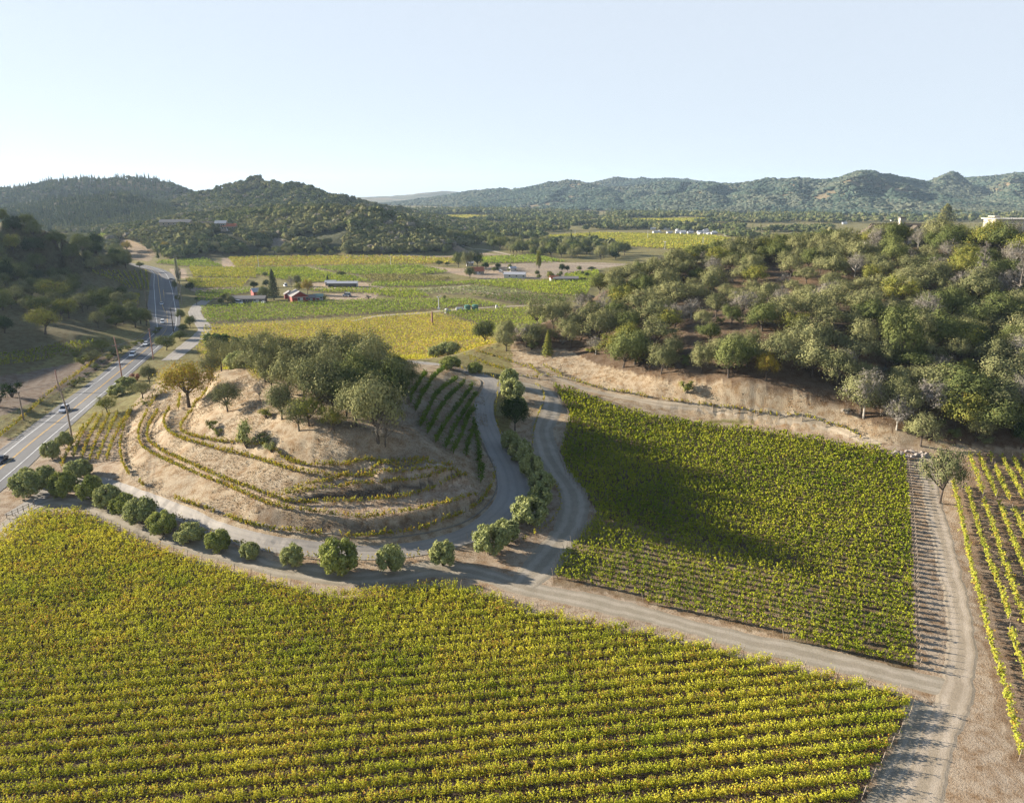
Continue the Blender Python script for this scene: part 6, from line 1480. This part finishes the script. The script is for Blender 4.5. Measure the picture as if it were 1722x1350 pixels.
# ------------------------------------------------------------------ vehicles
TYRE = simple('tyre', (.02, .02, .02), .9, .1); LAMP = simple('lamp_glass', (.8, .8, .78), .2, .02); REDL = simple('tail_lamp', (.4, .02, .02), .3, .05); RIM = simple('rim', (.4, .4, .42), .35, .05, 2., .5, .6)
def car(x, y, rz, paint, label, kind='suv', z=None, name='parked_car'):
    """nose points along +X"""
    z = (h1(x, y) + .09) if z is None else z
    t = empty(name, (x, y, z), rz, label=label, cat={'suv': 'car', 'sedan': 'car', 'pickup': 'truck', 'van': 'van'}[kind])
    L, Wd, hb, hc_ = {'suv': (4.7, 1.9, 1.0, 1.75), 'sedan': (4.6, 1.82, .88, 1.42), 'pickup': (5.5, 1.95, 1.05, 1.85), 'van': (5.2, 2.0, 1.1, 2.2)}[kind]
    a, w = L / 2, Wd / 2
    xs_ = [-a, -a + .12, -a + .9, 0, a - 1.1, a - .15, a]; zb = [.42, .3, .26, .26, .26, .3, .42]; zt_ = [hb * .82, hb * .98, hb, hb, hb * .95, hb * .78, hb * .6]; ww = [w * .86, w * .96, w, w, w, w * .93, w * .78]
    V = []; 
    for X, b0, t0, q_ in zip(xs_, zb, zt_, ww): V += [(X, -q_ * .94, b0), (X, -q_, (b0 + t0) * .5), (X, -q_ * .93, t0), (X, q_ * .93, t0), (X, q_, (b0 + t0) * .5), (X, q_ * .94, b0)]
    F = [(i * 6 + j, i * 6 + (j + 1) % 6, (i + 1) * 6 + (j + 1) % 6, (i + 1) * 6 + j) for i in range(6) for j in range(6)]
    F += [(0, 3, 2, 1), (0, 5, 4, 3), (36, 37, 38, 39), (36, 39, 40, 41)]
    m = MB(); m.add(V, F); m.build('body', paint, t)
    c0, c1 = {'suv': (-a + .15, .95), 'sedan': (-a + .75, .9), 'pickup': (-.4, 1.2), 'van': (-a + .08, 1.6)}[kind]; r0, r1 = c0 + (.35 if kind != 'sedan' else .7), c1 - (.75 if kind != 'sedan' else .85)
    m = MB(); m.add([(c0, -w * .9, hb - .01), (c1, -w * .9, hb * .97), (c1, w * .9, hb * .97), (c0, w * .9, hb - .01), (r0, -w * .74, hc_ - .07), (r1, -w * .74, hc_ - .07), (r1, w * .74, hc_ - .07), (r0, w * .74, hc_ - .07)], [(0, 1, 5, 4), (1, 2, 6, 5), (2, 3, 7, 6), (3, 0, 4, 7), (4, 5, 6, 7)]); m.build('window', GLASS, t)
    m = MB(); m.box(r0 - .06, r1 + .06, -w * .77, w * .77, hc_ - .068, hc_, .05); m.build('roof', paint, t)
    if kind == 'pickup': m = MB(); m.box(-a + .2, -.5, -w * .8, w * .8, hb + .003, hb + .02); m.build('bed', TYRE, t)
    for X in (-a + .9, a - .95):
        for s_ in (-1, 1):
            m = MB(); m.tube([(X, s_ * (w - .22), .34), (X, s_ * (w + .01), .34)], .34, 14); wh = m.build('wheel', TYRE, t); m = MB(); m.tube([(X, s_ * (w + .012), .34), (X, s_ * (w + .03), .34)], .2, 10); m.build('rim', RIM, wh)
    for s_ in (-1, 1):
        m = MB(); m.box(a - .14, a - .02, s_ * w * .62 - .2, s_ * w * .62 + .2, hb * .52, hb * .7); m.build('headlight', LAMP, t)
        m = MB(); m.box(-a - .02, -a + .08, s_ * w * .68 - .14, s_ * w * .68 + .14, hb * .6, hb * .8); m.build('tail_light', REDL, t)
        m = MB(); m.box(c1 - .35, c1 - .15, s_ * (w + .03) - .1, s_ * (w + .03) + .1, hb, hb + .16); m.build('mirror', paint, t)
    return t
def paintm(n_, c): return simple('car_paint_' + n_, c, .3, .03, 1., .6)
SILV, WHT, BLK, DKG, REDP = paintm('silver', (.5, .5, .52)), paintm('white', (.75, .75, .74)), paintm('black', (.02, .022, .03)), paintm('grey', (.1, .11, .12)), paintm('red', (.4, .03, .03))
def on_road(px, py, paint, label, kind, toward=True):
    x, y = G(px, py)[:2]; i = int(np.argmin((hc[:, 0] - x) ** 2 + (hc[:, 1] - y) ** 2)); i = min(max(i, 1), len(hc) - 2)
    t = unit(hc[i + 1] - hc[i - 1]); n = np.array([t[1], -t[0]]); side = -1 if toward else 1
    q_ = hc[i] + n * 1.95 * side; f_ = -t if toward else t
    o = car(q_[0], q_[1], math.atan2(f_[1], f_[0]), paint, label, kind, name='moving_car'); return o
on_road(110, 691, SILV, 'silver SUV driving toward the camera beside the nearest utility pole', 'suv'); on_road(3, 777, BLK, 'dark car at the left edge of the picture on the highway', 'sedan')
on_road(220, 599, WHT, 'white SUV on the shaded highway, nearer of the white pair', 'suv'); on_road(242, 580, WHT, 'white sedan on the shaded highway, farther of the white pair', 'sedan'); on_road(256, 574, DKG, 'dark car beside the white sedan on the highway', 'sedan', False)
on_road(273, 544, WHT, 'white SUV on the sunlit highway past the shaded stretch', 'suv'); on_road(268, 512, SILV, 'pale car farthest away on the highway straight', 'sedan')
for i, (px, py, pm, k, l) in enumerate([(289, 471, BLK, 'sedan', 'dark car parked on the right shoulder of the far highway'), (538, 504, REDP, 'pickup', 'red pickup beside the tiny white hut'), (587, 499, DKG, 'pickup', 'dark trailer truck parked in the dirt paddock'), (583, 498, SILV, 'van', 'silver van parked in the dirt paddock'),
        (514, 508, WHT, 'sedan', 'white car parked in front of the red barn'), (443, 510, WHT, 'sedan', 'white car parked at the right end of the long shed'), (402, 511, WHT, 'van', 'white van at the left end of the long shed'), (850, 461, DKG, 'suv', 'dark car in the farmyard'), (842, 458, WHT, 'van', 'white van in the farmyard'), (480, 482, WHT, 'van', 'white van behind the red barns')]):
    x, y = bp(px, py); car(x, y, .3 + i * .9, pm, l, k)

# ------------------------------------------------------------------ haze
hm, ht, ho = newmat('haze_air')
pv = ht.nodes.new("ShaderNodeVolumePrincipled"); pv.inputs['Color'].default_value = (.60, .79, 1, 1); pv.inputs['Density'].default_value = 5.2e-5; pv.inputs['Anisotropy'].default_value = .15
ht.links.new(pv.outputs[0], ho.inputs['Volume'])
m = MB(); m.box(-14500, 14500, -300, 15200, -25, 420); tag(m.build('haze', hm), 'pale air over the valley', None, None, 'stuff')
cy.volume_step_rate = 4
print('objects', len(bpy.data.objects))
